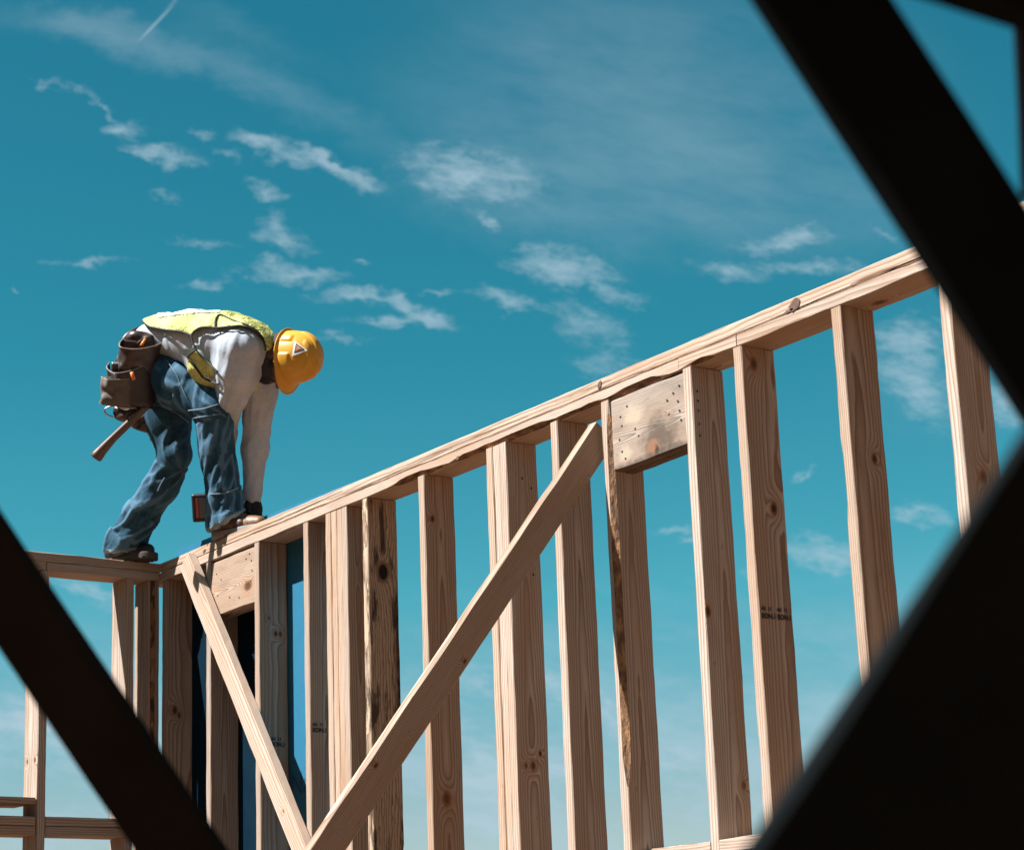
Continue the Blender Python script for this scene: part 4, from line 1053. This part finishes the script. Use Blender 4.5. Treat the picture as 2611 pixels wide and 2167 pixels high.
# the driver he holds: handle runs from the battery to the motor housing
HA, HBt = J(960, 1285, 9.055), J(826, 1332, 9.035)
ha = HBt - HA; hl = np.linalg.norm(ha); ha /= hl
e1 = np.cross(ha, [0, 0, 1.0]); e1 /= np.linalg.norm(e1); e2 = np.cross(ha, e1)
gc = HA + ha * .045
def rglove(p):
    wr_ = J(925, 1165, 9.07); d = chain(p, [(wr_, .033), (wr_ * .4 + (gc + e1 * .03 * np.sign(e1[1]) + e2 * 0) * .6, .036), (gc + e1 * .034 * np.sign(e1[1]), .032)], .015)
    for i, (o_, L_) in enumerate(((-.030, .92), (-.010, 1.0), (.010, 1.0), (.030, .85))):
        c_ = gc + ha * o_; pts = []
        for q_ in np.linspace(.3, 4.2 * L_, 7): pts.append((c_ + (e1 * np.sign(e1[1]) * math.cos(q_) + e2 * math.sin(q_)) * .030, .0115))
        d = smin(d, chain(p, pts, .003), .005)
    pts = [(gc - ha * .02 + (e1 * np.sign(e1[1]) * math.cos(q_) - e2 * math.sin(q_)) * .030, .0125) for q_ in np.linspace(.2, 2.2, 5)]
    return smin(d, chain(p, pts, .003), .008)
glove('glove', rglove, gc - .12, gc + np.array([.12, .17, .12]))

# tool belt with pouches
belt = tube('tool_belt', [J(430, 345, 9.13) + LAT * .138 * math.cos(a_) + np.array([.42, .90, .1]) / 1.0 * .098 * math.sin(a_) for a_ in np.linspace(0, 2 * np.pi, 49)[:-1]], .010, per, M['leather_dark'], n=10, closed=True, flat=2.2)
def pouch(name, rl, rr_, bl, br, dep, thick, dip, mt, out=(-.45, -.1, -.89), round_=.35):
    out = np.array(out); out /= np.linalg.norm(out); NU, NV = 22, 14
    L0, R0, L1, R1 = J(*rl, dep), J(*rr_, dep), J(*bl, dep), J(*br, dep)
    vs, fs = [], []
    def P(u, v, front):
        b_ = (L0 * (1 - u) + R0 * u) * (1 - v) + (L1 * (1 - u) + R1 * u) * v
        s_ = max(0, math.sin(math.pi * u)) ** .55
        pr = (1 - .25 * v) if v < .7 else (.825 * math.sqrt(max(0, 1 - ((v - .7) / .32) ** 2)) + .02)
        q = b_ + out * thick * s_ * pr * front
        if front: q = q + np.array([0, -dip * PXM * s_ * (1 - v) ** 1.5, 0])
        wob = (vnoise(np.array([[u * 4, v * 4, front + rl[0] * .37]]), 5)[0] - .5) * .024
        return q + out * wob * (.3 + front)
    for front in (1, 0):
        o = len(vs)
        for j in range(NV + 1):
            for i in range(NU + 1): vs.append(P(i / NU, j / NV, front))
        for j in range(NV):
            for i in range(NU):
                a_ = o + j * (NU + 1) + i; f_ = (a_, a_ + 1, a_ + NU + 2, a_ + NU + 1); fs.append(f_ if front else f_[::-1])
    off = (NU + 1) * (NV + 1)
    for i in range(NU): a_ = NV * (NU + 1) + i; fs.append((a_ + 1, a_, off + a_, off + a_ + 1))
    o = world_mesh(name, W(np.array(vs)), fs, belt, (M[mt],))
    md = o.modifiers.new('hide', 'SOLIDIFY'); md.thickness = .004; md.offset = 0
    tube('rim', [P(i / NU, 0, 1) for i in range(NU + 1)], .0030, o, M['leather_edge'], n=6)
    return o
def panel(name, poly, dep, mt, parent, th_=.006, bow=.02):
    cx0 = np.mean([q_[0] for q_ in poly]); cy0 = np.mean([q_[1] for q_ in poly]); L_ = dens_line(list(poly) + [poly[0]], 14)[:-1]; n = len(L_)
    vs = []; fs = []
    for side in (0, 1):
        for s_ in (1.0, .66, .33):
            for c_ in L_:
                w_ = (cx0 + (c_[0] - cx0) * s_, cy0 + (c_[1] - cy0) * s_)
                vs.append(J(w_[0], w_[1], dep - bow * (1 - s_ ** 2) + th_ * side + .006 * math.sin(w_[0] * .05 + w_[1] * .08)))
        o = side * (3 * n + 1); vs.append(J(cx0, cy0, dep - bow + th_ * side))
        for k in range(2):
            for i in range(n):
                f_ = (o + k * n + i, o + k * n + (i + 1) % n, o + (k + 1) * n + (i + 1) % n, o + (k + 1) * n + i); fs.append(f_ if side == 0 else f_[::-1])
        for i in range(n):
            f_ = (o + 2 * n + i, o + 2 * n + (i + 1) % n, o + 3 * n); fs.append(f_ if side == 0 else f_[::-1])
    o2 = 3 * n + 1
    for i in range(n): fs.append((i, o2 + i, o2 + (i + 1) % n, (i + 1) % n))
    return world_mesh(name, W(np.array(vs)), fs, parent, (M[mt],))
panel('back_flap', [(296, 262), (305, 222), (335, 203), (385, 207), (440, 218), (478, 238), (512, 268), (524, 296), (470, 330), (330, 330)], 8.94, 'leather', belt)
panel('backing', [(285, 300), (520, 296), (505, 420), (500, 560), (488, 690), (420, 700), (300, 690), (215, 640), (205, 470), (240, 380)], 8.95, 'leather_dark', belt, bow=.035)
pouch('pouch', (283, 262), (524, 288), (262, 476), (472, 505), 8.925, .085, 40, 'leather')
pouch('pouch', (208, 408), (462, 398), (196, 640), (482, 700), 8.915, .095, 62, 'leather_dark')
pouch('pouch', (152, 497), (336, 512), (146, 668), (332, 700), 8.86, .05, 6, 'suede')
panel('loop_strap', [(224, 688), (300, 690), (420, 694), (440, 700), (400, 745), (330, 792), (290, 790), (232, 772), (216, 740)], 8.93, 'leather', belt)
panel('lower_flap', [(318, 800), (360, 760), (420, 740), (470, 760), (452, 862), (400, 848), (340, 826)], 9.12, 'leather', belt, bow=.01)
tube('hammer_loop', [J(cx, cy, 8.93) for cx, cy in dens_line([(222, 684), (190, 690), (166, 702), (163, 720), (178, 738), (205, 750), (222, 758)], 6)], .0032, belt, M['steel'])
def bar(name, a, b, r_, mtl, parent): return tube(name, [a, a * .5 + b * .5, b], r_, parent, mtl, n=8)
tag(bar('pencil', J(398, 302, 8.885), J(424, 262, 8.91), .006, M['orange'], None), 'orange pencil sticking out of the upper leather pouch', 'pencil')
tag(bar('marker', J(338, 470, 8.80), J(352, 520, 8.80), .008, M['orange'], None), 'red marker clipped on the rim of the middle leather pouch', 'marker')
# hammer
hm = empty('hammer', Vector(W(J(330, 790, 8.9))), 'hammer with brown wooden handle hanging head up in the tool belt loop', 'hammer')
hpth = dens_line([(468, 610), (430, 692), (330, 785), (215, 895), (150, 965), (108, 1016)], 10)
hr = [PXM * np.interp(c_[0], [104, 118, 150, 220, 330, 478], [40, 45, 38, 30, 28, 24]) for c_ in hpth]
tube('handle', [J(c_[0], c_[1], max(8.89, 8.955 - .006 * i)) for i, c_ in enumerate(hpth)], .02, hm, M['handle'], n=14, radii=hr, flat=.8)
hh = J(470, 600, 8.972); tube('head', [hh + np.array([-.045, .02, .05]), hh + np.array([-.02, .012, .03]), hh, hh + np.array([.02, -.006, -.02]), hh + np.array([.045, -.01, -.035])], .014, hm, M['steel'], n=10, radii=[.014, .012, .015, .010, .005])

# cordless driver
dr = empty('cordless_driver', Vector(W(HA)), 'black cordless driver with red label on its battery, held behind the front leg', 'driver')
def rbox(name, c, axes, half, mtl, parent, bev=.008, seg=3):
    bm = bmesh.new(); bmesh.ops.create_cube(bm, size=2.0)
    for v_ in bm.verts: v_.co = Vector((v_.co.x * half[0], v_.co.y * half[1], v_.co.z * half[2]))
    if bev: bmesh.ops.bevel(bm, geom=bm.edges[:], offset=bev, segments=seg, profile=.5, affect='EDGES')
    me = bpy.data.meshes.new(name); bm.to_mesh(me); bm.free()
    ax = [Vector(Rn * a[0] + Un * a[1] + Fn * a[2]).normalized() for a in axes]
    cw = Vector(W(np.array(c))) - wpos(parent)
    for v_ in me.vertices: v_.co = cw + ax[0] * v_.co.x + ax[1] * v_.co.y + ax[2] * v_.co.z
    bm = bmesh.new(); bm.from_mesh(me); bmesh.ops.recalc_face_normals(bm, faces=bm.faces[:]); bm.to_mesh(me); bm.free()
    return link(name, me, parent, (mtl,))
bx_ = np.array([1, .06, 0]); bx_ /= np.linalg.norm(bx_); by_ = np.array([-.06, 1, 0]); by_ /= np.linalg.norm(by_); bz_ = np.array([0, 0, 1.0])
bc = J(782, 1330, 8.985)
bat = rbox('battery', bc, (bx_, by_, bz_), (.036, .058, .034), M['blackpl'], dr, .009)
rbox('label', bc + np.array([-.0135, 0, -.0345]), (bx_, by_, bz_), (.0052, .041, .0012), M['red'], bat, 0)
rbox('label', bc + np.array([.009, 0, -.0345]), (bx_, by_, bz_), (.014, .041, .0011), M['greyp'], bat, 0)
tube('handle', [HBt, HBt * .5 + HA * .5, HA], .021, dr, M['blackpl'], n=14)
mc = J(990, 1290, 9.065)
tube('housing', [mc + np.array([0, .075, 0]), mc + np.array([0, .065, 0]), mc, mc + np.array([0, -.04, 0]), mc + np.array([0, -.07, 0])], .03, dr, M['blackpl'], n=18, radii=[.016, .030, .033, .030, .020])
tube('chuck', [mc + np.array([0, -.07, 0]), mc + np.array([0, -.095, 0])], .012, dr, M['steel'], n=12)
